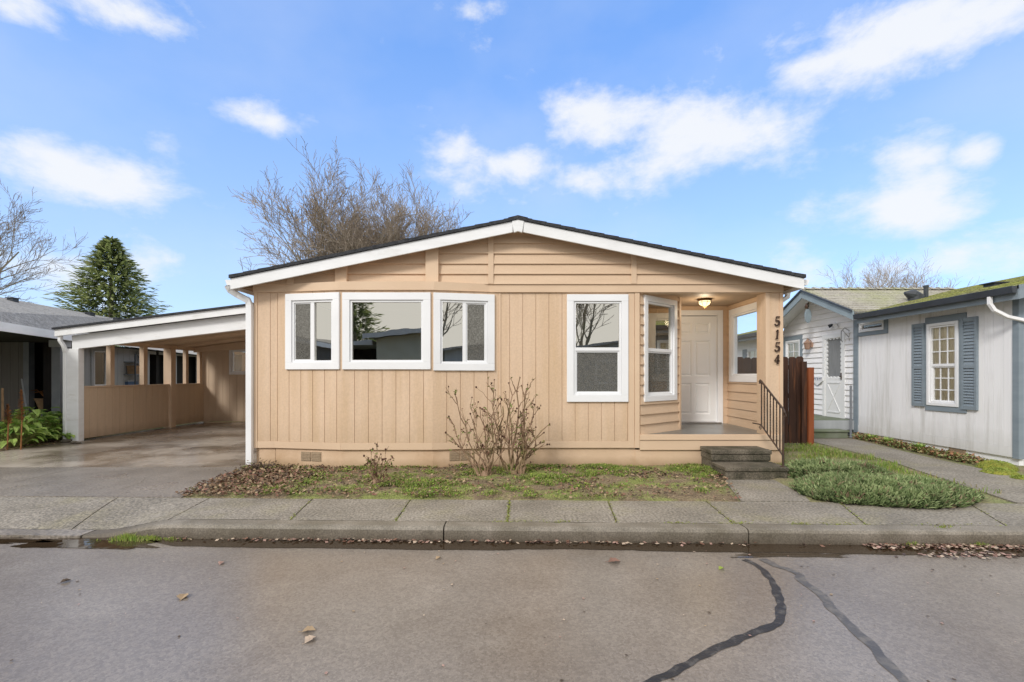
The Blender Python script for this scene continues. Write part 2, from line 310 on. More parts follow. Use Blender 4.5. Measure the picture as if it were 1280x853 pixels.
SPLIT = {'corner_board', 'gable_trim', 'gutter', 'fascia', 'soffit', 'rake_board', 'window_surround', 'deck_post', 'scroll', 'post_trim', 'rail', 'drip_edge', 'base_board', 'porch_skirt_board', 'rim_joist', 'roof_post', 'window_shutter', 'carport_back_wall', 'shed_wall'}
class MB:
    def __init__(s): s.v = []; s.f = []; s.m = []
    def face(s, pts, mi=0):
        k = len(s.v); s.v += [Vector(p) for p in pts]; s.f.append(tuple(range(k, k + len(pts)))); s.m.append(mi)
    def hexa(s, P, mi=0):           # 8 corners: bottom 4, top 4
        k = len(s.v); s.v += [Vector(p) for p in P]
        for q in ((3, 2, 1, 0), (4, 5, 6, 7), (0, 1, 5, 4), (1, 2, 6, 5), (2, 3, 7, 6), (3, 0, 4, 7)):
            s.f.append(tuple(k + i for i in q)); s.m.append(mi)
        return s
    def box(s, x0, x1, y0, y1, z0, z1, mi=0):
        return s.hexa([(x0, y0, z0), (x1, y0, z0), (x1, y1, z0), (x0, y1, z0), (x0, y0, z1), (x1, y0, z1), (x1, y1, z1), (x0, y1, z1)], mi)
    def fbox(s, fr, u0, u1, v0, v1, d0, d1, mi=0):   # d0 back, d1 front
        p = fr.p
        return s.hexa([p(u0, v0, d1), p(u1, v0, d1), p(u1, v0, d0), p(u0, v0, d0), p(u0, v1, d1), p(u1, v1, d1), p(u1, v1, d0), p(u0, v1, d0)], mi)
    def prism(s, poly, fr, df, db, mi=0):
        if len(poly) < 3: return s
        a = sum(poly[i][0] * poly[(i + 1) % len(poly)][1] - poly[(i + 1) % len(poly)][0] * poly[i][1] for i in range(len(poly)))
        if a < 0: poly = poly[::-1]
        if not callable(df): c = df; df = lambda v: c
        n = len(poly); k = len(s.v)
        s.v += [fr.p(u, v, df(v)) for u, v in poly] + [fr.p(u, v, db) for u, v in poly]
        s.f.append(tuple(range(k, k + n))); s.m.append(mi)
        s.f.append(tuple(range(k + 2 * n - 1, k + n - 1, -1))); s.m.append(mi)
        for i in range(n):
            j = (i + 1) % n; s.f.append((k + i, k + n + i, k + n + j, k + j)); s.m.append(mi)
        return s
    def tube(s, pts, rad, n=6, mi=0, cap=True):
        pts = [Vector(p) for p in pts]
        if not isinstance(rad, (list, tuple)): rad = [rad] * len(pts)
        t = (pts[1] - pts[0]).normalized(); a = t.orthogonal().normalized(); k0 = len(s.v)
        for i, p in enumerate(pts):
            if i < len(pts) - 1: t2 = (pts[i + 1] - p).normalized()
            else: t2 = t
            tt = (t + t2); tt = tt.normalized() if tt.length > 1e-6 else t2
            a = (a - tt * a.dot(tt)); a = a.normalized() if a.length > 1e-6 else tt.orthogonal().normalized()
            b = tt.cross(a); t = t2
            for j in range(n):
                an = 2 * math.pi * j / n; s.v.append(p + (a * math.cos(an) + b * math.sin(an)) * rad[i])
        for i in range(len(pts) - 1):
            for j in range(n):
                q = k0 + i * n; s.f.append((q + j, q + (j + 1) % n, q + n + (j + 1) % n, q + n + j)); s.m.append(mi)
        if cap:
            s.f.append(tuple(k0 + j for j in range(n))[::-1]); s.m.append(mi)
            q = k0 + (len(pts) - 1) * n; s.f.append(tuple(q + j for j in range(n))); s.m.append(mi)
        return s
    def lathe(s, c, prof, n=16, mi=0, ax=UP, sx=1, sy=1):
        a = ax.orthogonal().normalized(); b = ax.cross(a); c = Vector(c); k = len(s.v)
        for r, h in prof:
            for j in range(n):
                an = 2 * math.pi * j / n; s.v.append(c + a * math.cos(an) * r * sx + b * math.sin(an) * r * sy + ax * h)
        for i in range(len(prof) - 1):
            for j in range(n):
                q = k + i * n; s.f.append((q + j, q + (j + 1) % n, q + n + (j + 1) % n, q + n + j)); s.m.append(mi)
        s.f.append(tuple(k + j for j in range(n))[::-1]); s.m.append(mi)
        q = k + (len(prof) - 1) * n; s.f.append(tuple(q + j for j in range(n))); s.m.append(mi)
        return s
    def islands(s):
        par = list(range(len(s.v)))
        def find(a):
            while par[a] != a: par[a] = par[par[a]]; a = par[a]
            return a
        for f in s.f:
            a = find(f[0])
            for b in f[1:]: par[find(b)] = a
        gr = {}
        for f, m in zip(s.f, s.m): gr.setdefault(find(f[0]), []).append((f, m))
        out = []
        for g in gr.values():
            mb = MB(); mp = {}
            for f, m in g:
                for i in f:
                    if i not in mp: mp[i] = len(mb.v); mb.v.append(s.v[i])
                mb.f.append(tuple(mp[i] for i in f)); mb.m.append(m)
            out.append(mb)
        return out
    def build(s, name, mats, parent=None, smooth=False, loc=None, bevel=0):
        if name in SPLIT and parent is not None:
            isl = s.islands()
            if len(isl) > 1: return [m.build1(name, mats, parent, smooth, loc, bevel) for m in isl][0]
        return s.build1(name, mats, parent, smooth, loc, bevel)
    def build1(s, name, mats, parent=None, smooth=False, loc=None, bevel=0):
        me = bpy.data.meshes.new(name)
        base = Vector(loc) if loc is not None else (wloc(parent) if parent else Vector((0, 0, 0)))
        if parent is None and loc is None and s.v:
            n = len(s.v); zs = min(v.z for v in s.v)
            base = Vector((sum(v.x for v in s.v) / n, sum(v.y for v in s.v) / n, zs))
        me.from_pydata([v - base for v in s.v], [], s.f)
        if not isinstance(mats, (list, tuple)): mats = [mats]
        for m in mats: me.materials.append(m)
        if len(mats) > 1: me.polygons.foreach_set('material_index', s.m)
        if smooth: me.polygons.foreach_set('use_smooth', [True] * len(me.polygons))
        me.update()
        o = bpy.data.objects.new(name, me); COL.objects.link(o)
        if parent: o.parent = parent; o.location = base - wloc(parent)
        else: o.location = base
        if bevel:
            b = o.modifiers.new('bevel', 'BEVEL'); b.width = bevel; b.segments = 2; b.limit_method = 'ANGLE'; b.angle_limit = .6
        return o

def rectp(u0, u1, v0, v1): return [(u0, v0), (u1, v0), (u1, v1), (u0, v1)]
def planks(mb, fr, u0, u1, v0, v1, grooves, holes=(), gap=.007, t=.011, clips=()):
    """vertical grooved panel: planks proud of a backing sheet"""
    edges = [u0] + sorted(g for g in grooves if u0 + .02 < g < u1 - .02) + [u1]
    for i in range(len(edges) - 1):
        a = edges[i] + (gap / 2 if i else 0); b = edges[i + 1] - (gap / 2 if i < len(edges) - 2 else 0)
        ps = [rectp(a, b, v0, v1)]
        for h in holes: ps = cut(ps, h)
        for p in ps:
            for c in clips: p = clip(p, *c)
            if len(p) > 2: mb.prism(p, fr, 0, -t)
    ps = [rectp(u0, u1, v0, v1)]
    for h in holes: ps = cut(ps, h)
    for p in ps:
        for c in clips: p = clip(p, *c)
        if len(p) > 2: mb.prism(p, fr, -t + .001, -t - .05)
    return mb
def laps(mb, fr, u0, u1, v0, v1, h=.15, holes=(), clips=(), proud=.030):
    v = v0
    while v < v1 - .01:
        t = min(v + h, v1); ps = [rectp(u0, u1, v, t)]
        for q in holes: ps = cut(ps, q)
        for p in ps:
            for c in clips: p = clip(p, *c)
            if len(p) > 2: mb.prism(p, fr, (lambda vv, v=v: proud - (proud - .003) * (vv - v) / h), -.04)
        v = t
    return mb

def window(parent, fr, u0, u1, v0, v1, kind, trim=.105, glassm=None, trimm=None, sashm=None, screen=None, blind=None, grid=None,
           name='window', label=None, proud=.03):
    """casing (this mesh) > sash, pane, screen, blind.   kind: 'fixed', 'slider', 'hung'"""
    mb = MB(); tm = trimm or M['white']; sm = sashm or M['white']; gm = glassm or M['glass']
    a, b, c, d = u0 + trim, u1 - trim, v0 + trim, v1 - trim
    mb.fbox(fr, u0, u1, d, v1, -.05, proud); mb.fbox(fr, u0, u1, v0, c, -.05, proud)
    mb.fbox(fr, u0, a, c, d, -.05, proud); mb.fbox(fr, b, u1, c, d, -.05, proud)
    w = mb.build(name, tm, parent, bevel=.004)
    if label: w['label'] = label
    fw = .028
    s = MB()
    def ring(x0, x1, y0, y1, d0, d1, f=fw):
        s.fbox(fr, x0, x1, y1 - f, y1, d0, d1); s.fbox(fr, x0, x1, y0, y0 + f, d0, d1)
        s.fbox(fr, x0, x0 + f, y0 + f, y1 - f, d0, d1); s.fbox(fr, x1 - f, x1, y0 + f, y1 - f, d0, d1)
    ring(a + .002, b - .002, c + .002, d - .002, -.06, .012)
    panes = []
    if kind == 'fixed':
        panes = [(a + fw, b - fw, c + fw, d - fw, -.012)]
    elif kind == 'slider':
        m = (a + b) / 2; s.fbox(fr, m - .024, m + .024, c + fw, d - fw, -.05, .008)
        panes = [(a + fw, m - .024, c + fw, d - fw, -.012), (m + .024, b - fw, c + fw, d - fw, -.022)]
        x0, x1, y0, y1, _ = panes[0 if screen == 'L' else 1]
        ring(x0 + .001, x1 - .001, y0 + .001, y1 - .001, -.05, -.004, .02)
    elif kind == 'hung':
        m = c + (d - c) * .49; s.fbox(fr, a + fw, b - fw, m - .024, m + .024, -.05, .009)
        panes = [(a + fw, b - fw, m + .024, d - fw, -.014), (a + fw, b - fw, c + fw, m - .024, -.03)]
        x0, x1, y0, y1, _ = panes[1]; ring(x0 + .001, x1 - .001, y0 + .001, y1 - .001, -.05, -.006, .022)
    if grid:
        for (x0, x1, y0, y1, dd) in panes:
            for i in range(1, grid[0]): x = x0 + (x1 - x0) * i / grid[0]; s.fbox(fr, x - .009, x + .009, y0, y1, dd + .002, dd + .012)
            for i in range(1, grid[1]): y = y0 + (y1 - y0) * i / grid[1]; s.fbox(fr, x0, x1, y - .009, y + .009, dd + .003, dd + .011)
    so = s.build('sash', sm, w)
    for (x0, x1, y0, y1, dd) in panes:
        MB().face([fr.p(x0, y0, dd), fr.p(x1, y0, dd), fr.p(x1, y1, dd), fr.p(x0, y1, dd)]) if 0 else None
        g = MB(); g.face([fr.p(x0 - .004, y0 - .004, dd), fr.p(x1 + .004, y0 - .004, dd), fr.p(x1 + .004, y1 + .004, dd), fr.p(x0 - .004, y1 + .004, dd)])
        g.build('pane', gm, w)
    if screen:
        k = {'L': 0, 'R': 1, 'B': 1}[screen]; x0, x1, y0, y1, dd = panes[k]
        g = MB(); g.face([fr.p(x0 + .018, y0 + .018, dd + .012), fr.p(x1 - .018, y0 + .018, dd + .012), fr.p(x1 - .018, y1 - .018, dd + .012), fr.p(x0 + .018, y1 - .018, dd + .012)])
        g.build('insect_screen', M['screen'], w)
    if blind:
        g = MB()
        for (x0, x1, y0, y1) in blind:
            n = max(2, int((x1 - x0) / .03))
            for i in range(n):
                xa = x0 + (x1 - x0) * i / n; xb = x0 + (x1 - x0) * (i + 1) / n; da = -.045 + .008 * (i % 2); db = -.045 + .008 * ((i + 1) % 2)
                g.face([fr.p(xa, y0, da), fr.p(xb, y0, db), fr.p(xb, y1, db), fr.p(xa, y1, da)])
        g.build('curtain', M['ncurtain'] if grid else M['blind'], w)
    return w

# ================================================================== SETTING
YAW = -.026
def Yk(x): return 4.137 + YAW * x            # front face of the kerb
def Ysb(x): return 5.07 + YAW * x            # back of the sidewalk
ROADZ = -.128
def sheet(name, pts, z, mat, t=.25, **kw):
    mb = MB(); n = len(pts)
    k = len(mb.v); mb.v += [Vector((x, y, z)) for x, y in pts]; mb.f.append(tuple(range(n))); mb.m.append(0)
    if t:
        mb.v += [Vector((x, y, z - t)) for x, y in pts]
        for i in range(n): j = (i + 1) % n; mb.f.append((i, n + i, n + j, j)); mb.m.append(0)
    return tag(mb.build(name, mat), kind='structure')
sheet('ground', [(-900, -900), (900, -900), (900, 900), (-900, 900)], -.30, M['terrain'], t=0)
# road: a fine grid would be wasted; one sheet
sheet('road', [(-60, -4.2), (60, -4.2), (60, Yk(60)), (-60, Yk(-60))], ROADZ, M['asphalt'], t=.1)
sheet('yard', [(-60, Ysb(-60) - .01), (60, Ysb(60) - .01), (60, 60), (-60, 60)], -.012, M['lawn'])
sheet('far_verge', [(-60, -4.3), (-60, -40), (60, -40), (60, -4.3)], -.01, M['lawn'])

def ramp(x):      # 0 on the full-height kerb, 1 in the lowered driveway entrance
    t = (-3.10 - x) / .75; t = max(0, min(1, t)); return t * t * (3 - 2 * t)
LIP = -.105
def ktop(x): return LIP * ramp(x)
# kerb
kb = MB(); joints = [-.63, 2.02, 4.66, 7.3, 9.95, 12.6, 15.3]
segs = [(-3.9, -.63)] + [(joints[i], joints[i + 1]) for i in range(len(joints) - 1)]
for a, b in segs:
    a += .006; b -= .006; n = max(2, int((b - a) / .12)); ring = []
    for i in range(n + 1):
        x = a + (b - a) * i / n; y = Yk(x); z = ktop(x) + .0015 * noise.noise(Vector((x * 3, 1, 0)))
        w = .004 * noise.noise(Vector((x * 5, 0, 0)))
        ring.append([(x, y + w, -.25), (x, y + w, z - .03), (x, y + .012 + w, z - .008), (x, y + .035, z), (x, y + .16, z), (x, y + .16, -.25)])
    for i in range(n):
        for j in range(5): kb.face([ring[i][j], ring[i + 1][j], ring[i + 1][j + 1], ring[i][j + 1]])
    kb.face(ring[0][::-1]); kb.face(ring[-1])
tag(kb.build('kerb', M['kerb']), kind='structure')
# sidewalk slabs (joints measured on the photo, skewed a little)
sw = MB()
jx = [(-6.3, -6.1), (-4.15, -4.36), (-3.24, -3.34), (-2.08, -2.20), (-1.10, -1.13), (-.07, -.06), (.92, .99), (1.97, 2.03), (3.14, 3.42), (4.36, 4.75), (5.6, 6.0), (6.9, 7.4), (8.2, 8.8), (9.6, 10.2)]
for i in range(len(jx) - 1):
    (a0, a1), (b0, b1) = jx[i], jx[i + 1]; nx, ny = 10, 5; P = {}
    for p in range(nx + 1):
        for q in range(ny + 1):
            t = q / ny; g = .007
            xa = a0 + (a1 - a0) * t + g; xb = b0 + (b1 - b0) * t - g; x = xa + (xb - xa) * p / nx
            y = (Yk(x) + .163) * (1 - t) + Ysb(x) * t
            edge = -.006 if (p in (0, nx) or q == ny) else 0
            z = ktop(x) * (1 - t) ** 1.3 + .001 + edge + .002 * noise.noise(Vector((x, y, 4)))
            P[p, q] = (x, y, z)
    for p in range(nx):
        for q in range(ny): sw.face([P[p, q], P[p + 1, q], P[p + 1, q + 1], P[p, q + 1]])
    for q in range(ny):
        for p, s_ in ((0, 1), (nx, -1)):
            a, b = P[p, q], P[p, q + 1]; sw.face([a, b, (b[0], b[1], -.25), (a[0], a[1], -.25)][::s_])
tag(sw.build('sidewalk', M['aggregate'], smooth=False), kind='structure')
# soil seen in the joints
sheet('joint_soil', [(-3.3, Yk(-3.3) + .165), (10, Yk(10) + .165), (10, Ysb(10) - .012), (-3.3, Ysb(-3.3) - .012)], -.02, M['soil'], t=.1)
# driveway apron + driveway
ap = MB()
def apron(x0, x1, nx=16, ny=5):
    P = {}
    for p in range(nx + 1):
        for q in range(ny + 1):
            t = q / ny; x = x0 + (x1 - x0) * p / nx; y = Yk(x) * (1 - t) + Ysb(x) * t
            P[p, q] = (x, y, ktop(x) * (1 - t) ** 1.2 - .001)
    for p in range(nx):
        for q in range(ny): ap.face([P[p, q], P[p + 1, q], P[p + 1, q + 1], P[p, q + 1]])
        a, b = P[p, 0], P[p + 1, 0]; ap.face([(a[0], a[1], -.25), (b[0], b[1], -.25), b, a])
apron(-14, -6.32); 
kb2 = MB()
for a, b in ((-6.2, -3.912),):
    n = 16
    for i in range(n):
        xa = a + (b - a) * i / n; xb = a + (b - a) * (i + 1) / n
        for (o0, o1) in ((0, .16),):
            kb2.hexa([(xa, Yk(xa), -.25), (xb, Yk(xb), -.25), (xb, Yk(xb) + o1, -.25), (xa, Yk(xa) + o1, -.25),
                      (xa, Yk(xa), ktop(xa) - .001), (xb, Yk(xb), ktop(xb) - .001), (xb, Yk(xb) + o1, ktop(xb)), (xa, Yk(xa) + o1, ktop(xa))])
tag(kb2.build('lowered_kerb', M['concrete']), kind='structure')
tag(ap.build('driveway_apron', M['concrete']), kind='structure')
def slab(name, pts, mat, z=.0, gap=.006):
    return sheet(name, pts, z, mat, t=.12)
slab('driveway', [(-9.05, Ysb(-9) + .006), (-3.66, Ysb(-3.7) + .006), (-3.80, 6.86), (-9.05, 6.86)], M['concrete'], .001)
slab('driveway', [(-9.05, 6.872), (-3.80, 6.872), (-3.86, 9.2), (-9.05, 9.2)], M['carslab'], .0012).name = 'driveway_wet_slab'
slab('carport_floor', [(-8.97, 9.21), (-3.86, 9.21), (-3.86, 13.5), (-8.97, 13.5)], M['carslab'], .004)
slab('front_walk', [(2.40, Ysb(2.4) + .008), (3.12, Ysb(3.1) + .008), (3.52, 6.03), (2.67, 6.03)], M['aggregate'], .002)
slab('side_path', [(5.25, Ysb(5.2) + .01), (6.55, Ysb(6.5) + .01), (6.72, 7.6), (7.12, 10.0), (6.05, 10.0), (5.85, 7.4)], M['aggregate'], .003)

# bed in front of the house: a mounded sheet of soil
def bed(name, x0f, x1f, y0f, y1, mat, z0=.012, amp=.03, n=70, m=24, edge=.12):
    mb = MB(); P = {}
    for i in range(n + 1):
        for j in range(m + 1):
            t = j / m; s_ = i / n
            ya = y0f(x0f(0) + (x1f(0) - x0f(0)) * s_); y = ya + (y1 - ya) * t
            x = x0f(t) + (x1f(t) - x0f(t)) * s_
            e = min(1, min(t * 1.8, s_ * 5, (1 - s_) * 5) / edge * .5)
            z = -.008 + (z0 + amp * (.5 + .8 * noise.noise(Vector((x * 1.7, y * 1.7, 3))) + .3 * noise.noise(Vector((x * 9, y * 9, 3))))) * max(0, e)
            P[i, j] = (x, y, z)
    for i in range(n):
        for j in range(m): mb.face([P[i, j], P[i + 1, j], P[i + 1, j + 1], P[i, j + 1]])
    o = mb.build(name, mat, smooth=True); return tag(o, kind='structure')
bed('planting_bed', lambda t: -3.66 - .16 * t, lambda t: 2.38 + .3 * t, lambda x: Ysb(x) + .004, 6.9, M['soil'])
bed('side_yard_soil', lambda t: 3.14 + .5 * t, lambda t: 5.22 + .45 * t, lambda x: Ysb(x) + .012, 9.0, M['lawn'], amp=.02)

# puddles: irregular thin sheets of standing water
def puddle(name, cx, cy, rx, ry, seed, z=ROADZ + .004, label=None, ymax=None, n=72, rough=.18):
    mb = MB(); pts = []
    for i in range(n):
        a = 2 * math.pi * i / n; r = 1 + rough * noise.noise(Vector((math.cos(a) * 2.2, math.sin(a) * 2.2, seed))) + .4 * rough * noise.noise(Vector((math.cos(a) * 9, math.sin(a) * 9, seed)))
        x = cx + rx * r * math.copysign(abs(math.cos(a)) ** .6, math.cos(a)); y = cy + ry * r * math.copysign(abs(math.sin(a)) ** .6, math.sin(a)) + YAW * (x - cx)
        if ymax: y = min(y, Yk(x) + .003)
        pts.append((x, y, z))
    mb.face(pts); o = mb.build(name, M['water']); tag(o, kind='structure'); return o
# gutter water along the kerb
gw = MB(); n = 160; P = []
for i in range(n + 1):
    x = -3.35 + (8.6 + 3.35) * i / n
    w = .195 + .07 * noise.noise(Vector((x * .55, 3, 2))) + .018 * noise.noise(Vector((x * 3.1, 7, 2))) + .006 * noise.noise(Vector((x * 14, 7, 2)))
    if x < -2.9: w *= max(.1, (x + 3.4) / .5)
    if x > 2.0: w += .03 * min(1, (x - 2))
    if .0 < x < 1.0: w -= .02
    P.append((x, w))
for i in range(n):
    (xa, wa), (xb, wb) = P[i], P[i + 1]
    gw.face([(xa, Yk(xa) - wa, ROADZ + .004), (xb, Yk(xb) - wb, ROADZ + .004), (xb, Yk(xb) + .02, ROADZ + .004), (xa, Yk(xa) + .02, ROADZ + .004)])
tag(gw.build('gutter_water', M['water']), kind='structure')
puddle('puddle', -3.72, 4.10, .62, .13, 3.3, ymax=1, rough=.4)
puddle('puddle', -5.0, 4.17, .72, .09, 8.3, ymax=1, rough=.6)
puddle('puddle', 2.30, 3.83, .40, .045, 5.1, rough=.9)
# cracks filled with sealant
def ribbon(name, px, w, mat, seed, lab=None, zz=.003, RZ_=ROADZ):
    # pixel trace of the crack -> points on the road plane
    pts = []
    for x, y in px:
        d = F_PX * (EYE - RZ_) / (y - HY); pts.append(Vector((X_(x, d), d, RZ_ + zz)))
    fine = []
    for i in range(len(pts) - 1):
        p0 = pts[max(0, i - 1)]; p1 = pts[i]; p2 = pts[i + 1]; p3 = pts[min(len(pts) - 1, i + 2)]
        for k in range(14):
            t = k / 14; fine.append(.5 * ((2 * p1) + (p2 - p0) * t + (2 * p0 - 5 * p1 + 4 * p2 - p3) * t * t + (3 * p1 - p0 - 3 * p2 + p3) * t ** 3))
    fine.append(pts[-1]); mb = MB(); L_ = []
    for i, p in enumerate(fine):
        t = (fine[min(i + 1, len(fine) - 1)] - fine[max(i - 1, 0)]).normalized(); nn = Vector((-t.y, t.x, 0))
        ww = w * (1 + .35 * noise.noise(p * 9 + Vector((seed, 0, 0)))) ; off = .012 * noise.noise(p * 14 + Vector((0, seed, 0)))
        L_.append((p + nn * (ww + off), p - nn * (ww - off)))
    for i in range(len(L_) - 1): mb.face([L_[i][1], L_[i][0], L_[i + 1][0], L_[i + 1][1]][::-1])
    return tag(mb.build(name, mat), kind='structure')
ribbon('crack_sealant', [(930, 700), (944, 706), (958, 718), (968, 734), (974, 750), (976, 766), (972, 778), (960, 785), (940, 792), (915, 803), (890, 814), (860, 830), (820, 851), (790, 868)], .026, M['tar'], 1)
ribbon('crack_sealant', [(953, 699), (968, 707), (990, 714), (1000, 720), (1004, 728), (1022, 740), (1033, 752), (1040, 762), (1056, 775), (1072, 792), (1086, 803), (1110, 830), (1150, 870)], .03, M['tarpale'], 5)

ribbon('driveway_crack', [(20, 603), (45, 597), (80, 589), (112, 584), (150, 581), (190, 577)], .006, M['kerb'], 3, RZ_=0, zz=.003)
ribbon('driveway_crack', [(150, 612), (175, 604), (185, 597), (215, 590)], .004, M['kerb'], 8, RZ_=0, zz=.003)
# ================================================================== HOUSE
H = empty('manufactured_house', (0.04, D, 0), 'tan single-storey house with a low white-edged gable, number 5154 and a recessed corner porch', 'house')
BJ = .19                                     # how far the bay stands out
YB = D - BJ
xb = [X_(343, D), X_(426, YB), X_(541, YB), X_(625, D)]
XL, XR = -3.84, 3.93
XP0 = 1.83                                   # left edge of the porch opening
SB = .27                                     # bottom of the siding
BELT0, BELT1 = Z_(366, D), Z_(357.5, D)
ridge_x, ridge_z, pitch = .04, 3.54, .203
def roofz(x): return ridge_z - pitch * abs(x - ridge_x)

# front walls: flat pieces and three bay facets
facets = [((XL + .05, D), (xb[0], D)), ((xb[0], D), (xb[1], YB)), ((xb[1], YB), (xb[2], YB)), ((xb[2], YB), (xb[3], D)), ((xb[3], D), (XP0 - .06, D))]
win_spec = {1: (358, 425, 367, 462), 2: (428.5, 538.5, 366.2, 462), 3: (541.5, 618, 367.5, 463.5), 4: (708.5, 785, 368.5, 502.5)}
def ray_on(fr, px):                          # where the line of sight through column px meets this wall (its u)
    k = (px - VX) / F_PX
    return (k * fr.O.y - fr.O.x) / (fr.U.x - k * fr.U.y)
wins = {}
sid = MB(); bays = MB(); skirt = MB(); base_trim = MB()
for i, (a, b) in enumerate(facets):
    fr, Lw = wall_frame(a, b)
    holes = []
    if i in win_spec:
        p0, p1, y0, y1 = win_spec[i]; u0, u1 = ray_on(fr, p0), ray_on(fr, p1)
        u0 = max(u0, .008); u1 = min(u1, Lw - .008)
        yy = fr.p((u0 + u1) / 2, 0).y; v0, v1 = Z_(y1, yy), Z_(y0, yy)
        if i < 4: v1 = min(v1, BELT0 - .004)
        wins[i] = (fr, u0, u1, v0, v1); holes.append((u0 + .02, u1 - .02, v0 + .02, v1 - .02))
    sp = {0: .19, 1: .19, 2: .197, 3: .197, 4: .193}[i]; off = {0: .19, 1: .05, 2: .0, 3: .0, 4: .14}[i]
    gr = [off + sp * k for k in range(40)]
    planks(sid, fr, 0, Lw, SB + .1, BELT0, gr, holes)
    base_trim.fbox(fr, 0, Lw, SB, SB + .098, -.05, .006)
    skirt.fbox(fr, 0, Lw, -.1, SB - .004, -.12, -.03)
sid.build('front_wall', M['siding'], H)
base_trim.build('base_board', M['trim'], H, bevel=.003)
# side, back and porch walls, plain boards hidden from the street, closed shell
sh = MB()
sh.box(XL + .002, XL + .08, D + .065, 16, 0, 2.66); sh.box(XR - .06, XR, 8.70, 16, 0, 2.60); sh.box(XL + .08, XR - .06, 15.9, 16, 0, 2.6)
gp = [(XL, 2.6), (XR, 2.6), (XR, roofz(XR) - .03), (ridge_x, ridge_z - .03), (XL, roofz(XL) - .03)]
sh.prism([(a, min(b, 3.49)) for a, b in gp], Fr((0, 16, 0), (1, 0, 0), (0, -1, 0)), 0, -.05)
sh.build('side_wall', M['siding'], H)
FR0 = Fr((0, D, 0), (1, 0, 0), (0, -1, 0))
# corner board and boards either side of the porch
ct = MB()
ct.fbox(FR0, XL, XL + .05, SB, BELT0, -.06, .012)
ct.fbox(FR0, xb[3] - .012, xb[3] + .012, SB, BELT0, -.02, .012)
ct.fbox(FR0, XP0 - .075, XP0 - .003, SB, BELT0, -.10, .016)
ct.fbox(FR0, XP0 - .17, XP0 - .08, SB, BELT0, -.03, .009)
ct.build('corner_board', M['trim'], H, bevel=.003)
# gable: belt board, lap boards, vertical trim
clips = [(pitch, -1, ridge_z - pitch * ridge_x - .03), (-pitch, -1, ridge_z + pitch * ridge_x - .03)]
GD = .19                                     # the gable face is flush with the middle of the bay
FRG = Fr((0, D - .02, 0), (1, 0, 0), (0, -1, 0))
YG = D - .02
blt = MB()
blt.prism(rectp(XL, XR, BELT0, BELT1 + .02), FR0, .030, -.06)
blt.build('belt_board', M['trim'], H, bevel=.003)
# soffit board under the gable over the bay
bs = MB(); bs.face([(xb[0], D - .02, BELT0 + .002), (xb[1] - .03, YB - .03, BELT0 + .002), (xb[2] + .03, YB - .03, BELT0 + .002), (xb[3], D - .02, BELT0 + .002)])
top = [(xb[0], D + .01), (xb[1] - .02, YB - .035), (xb[2] + .02, YB - .035), (xb[3], D + .01)]
for zz in (BELT0, BELT1 + .02): bs.face([(x, y, zz) for x, y in top])
for k in range(3): (xa, ya), (xc, yc) = top[k], top[k + 1]; bs.face([(xa, ya, BELT0), (xc, yc, BELT0), (xc, yc, BELT1 + .02), (xa, ya, BELT1 + .02)])
bs.build('bay_belt_board', M['trim'], H)
gl = MB()
trims = [(359, 367), (420, 434.5), (532.5, 548.5), (610, 617), (789, 796)]
laps(gl, FRG, XL + .02, XR - .02, BELT1 + .016, 3.6, h=.149, clips=clips)
gl.build('gable_siding', M['lap'], H)
# bay gable area stands slightly proud between the wide trims
gt = MB()
for a, b in trims:
    wide = b - a > 10
    yy = YG - .03; u0, u1 = X_(a, yy), X_(b, yy)
    p = rectp(u0, u1, BELT1 - (.10 if wide else -.02), 3.6) if wide else rectp(u0, u1, BELT1 + .02, 3.6)
    if wide: p = [(u0, Z_(358.5, yy)), (u1, Z_(358.5, yy)), (u1, 3.6), (u0, 3.6)]
    for c in clips: p = clip(p, *c)
    gt.prism(p, FRG, .034 if not wide else .075, -.02)
    if wide:                                  # little angled foot
        z = Z_(358.5, yy); gt.hexa([FRG.p(u0, z - .035, .0), FRG.p(u1, z - .035, .0), FRG.p(u1, z - .035, -.02), FRG.p(u0, z - .035, -.02),
                                    FRG.p(u0, z - .001, .074), FRG.p(u1, z - .001, .074), FRG.p(u1, z - .001, -.02), FRG.p(u0, z - .001, -.02)])
gt.build('gable_trim', M['trim'], H, bevel=.003)

for i, scr, kind, lab in ((1, 'L', 'slider', None), (2, None, 'fixed', None), (3, 'R', 'slider', None), (4, 'B', 'hung', None)):
    fr, u0, u1, v0, v1 = wins[i]
    bl = None
    window(H, fr, u0, u1, v0, v1, kind, screen=scr, blind=bl, trim=.10 if i != 2 else .105, proud=.032,
           label={1: 'left sliding window of the shallow bay', 2: 'wide fixed window in the middle of the bay', 3: 'right sliding window of the bay', 4: 'tall single-hung window beside the porch'}[i])
skirt.fbox(FR0, XP0 - .06, XR, -.1, SB - .03, -.12, -.02)
skirt.build('skirting', M['skirt'], H)
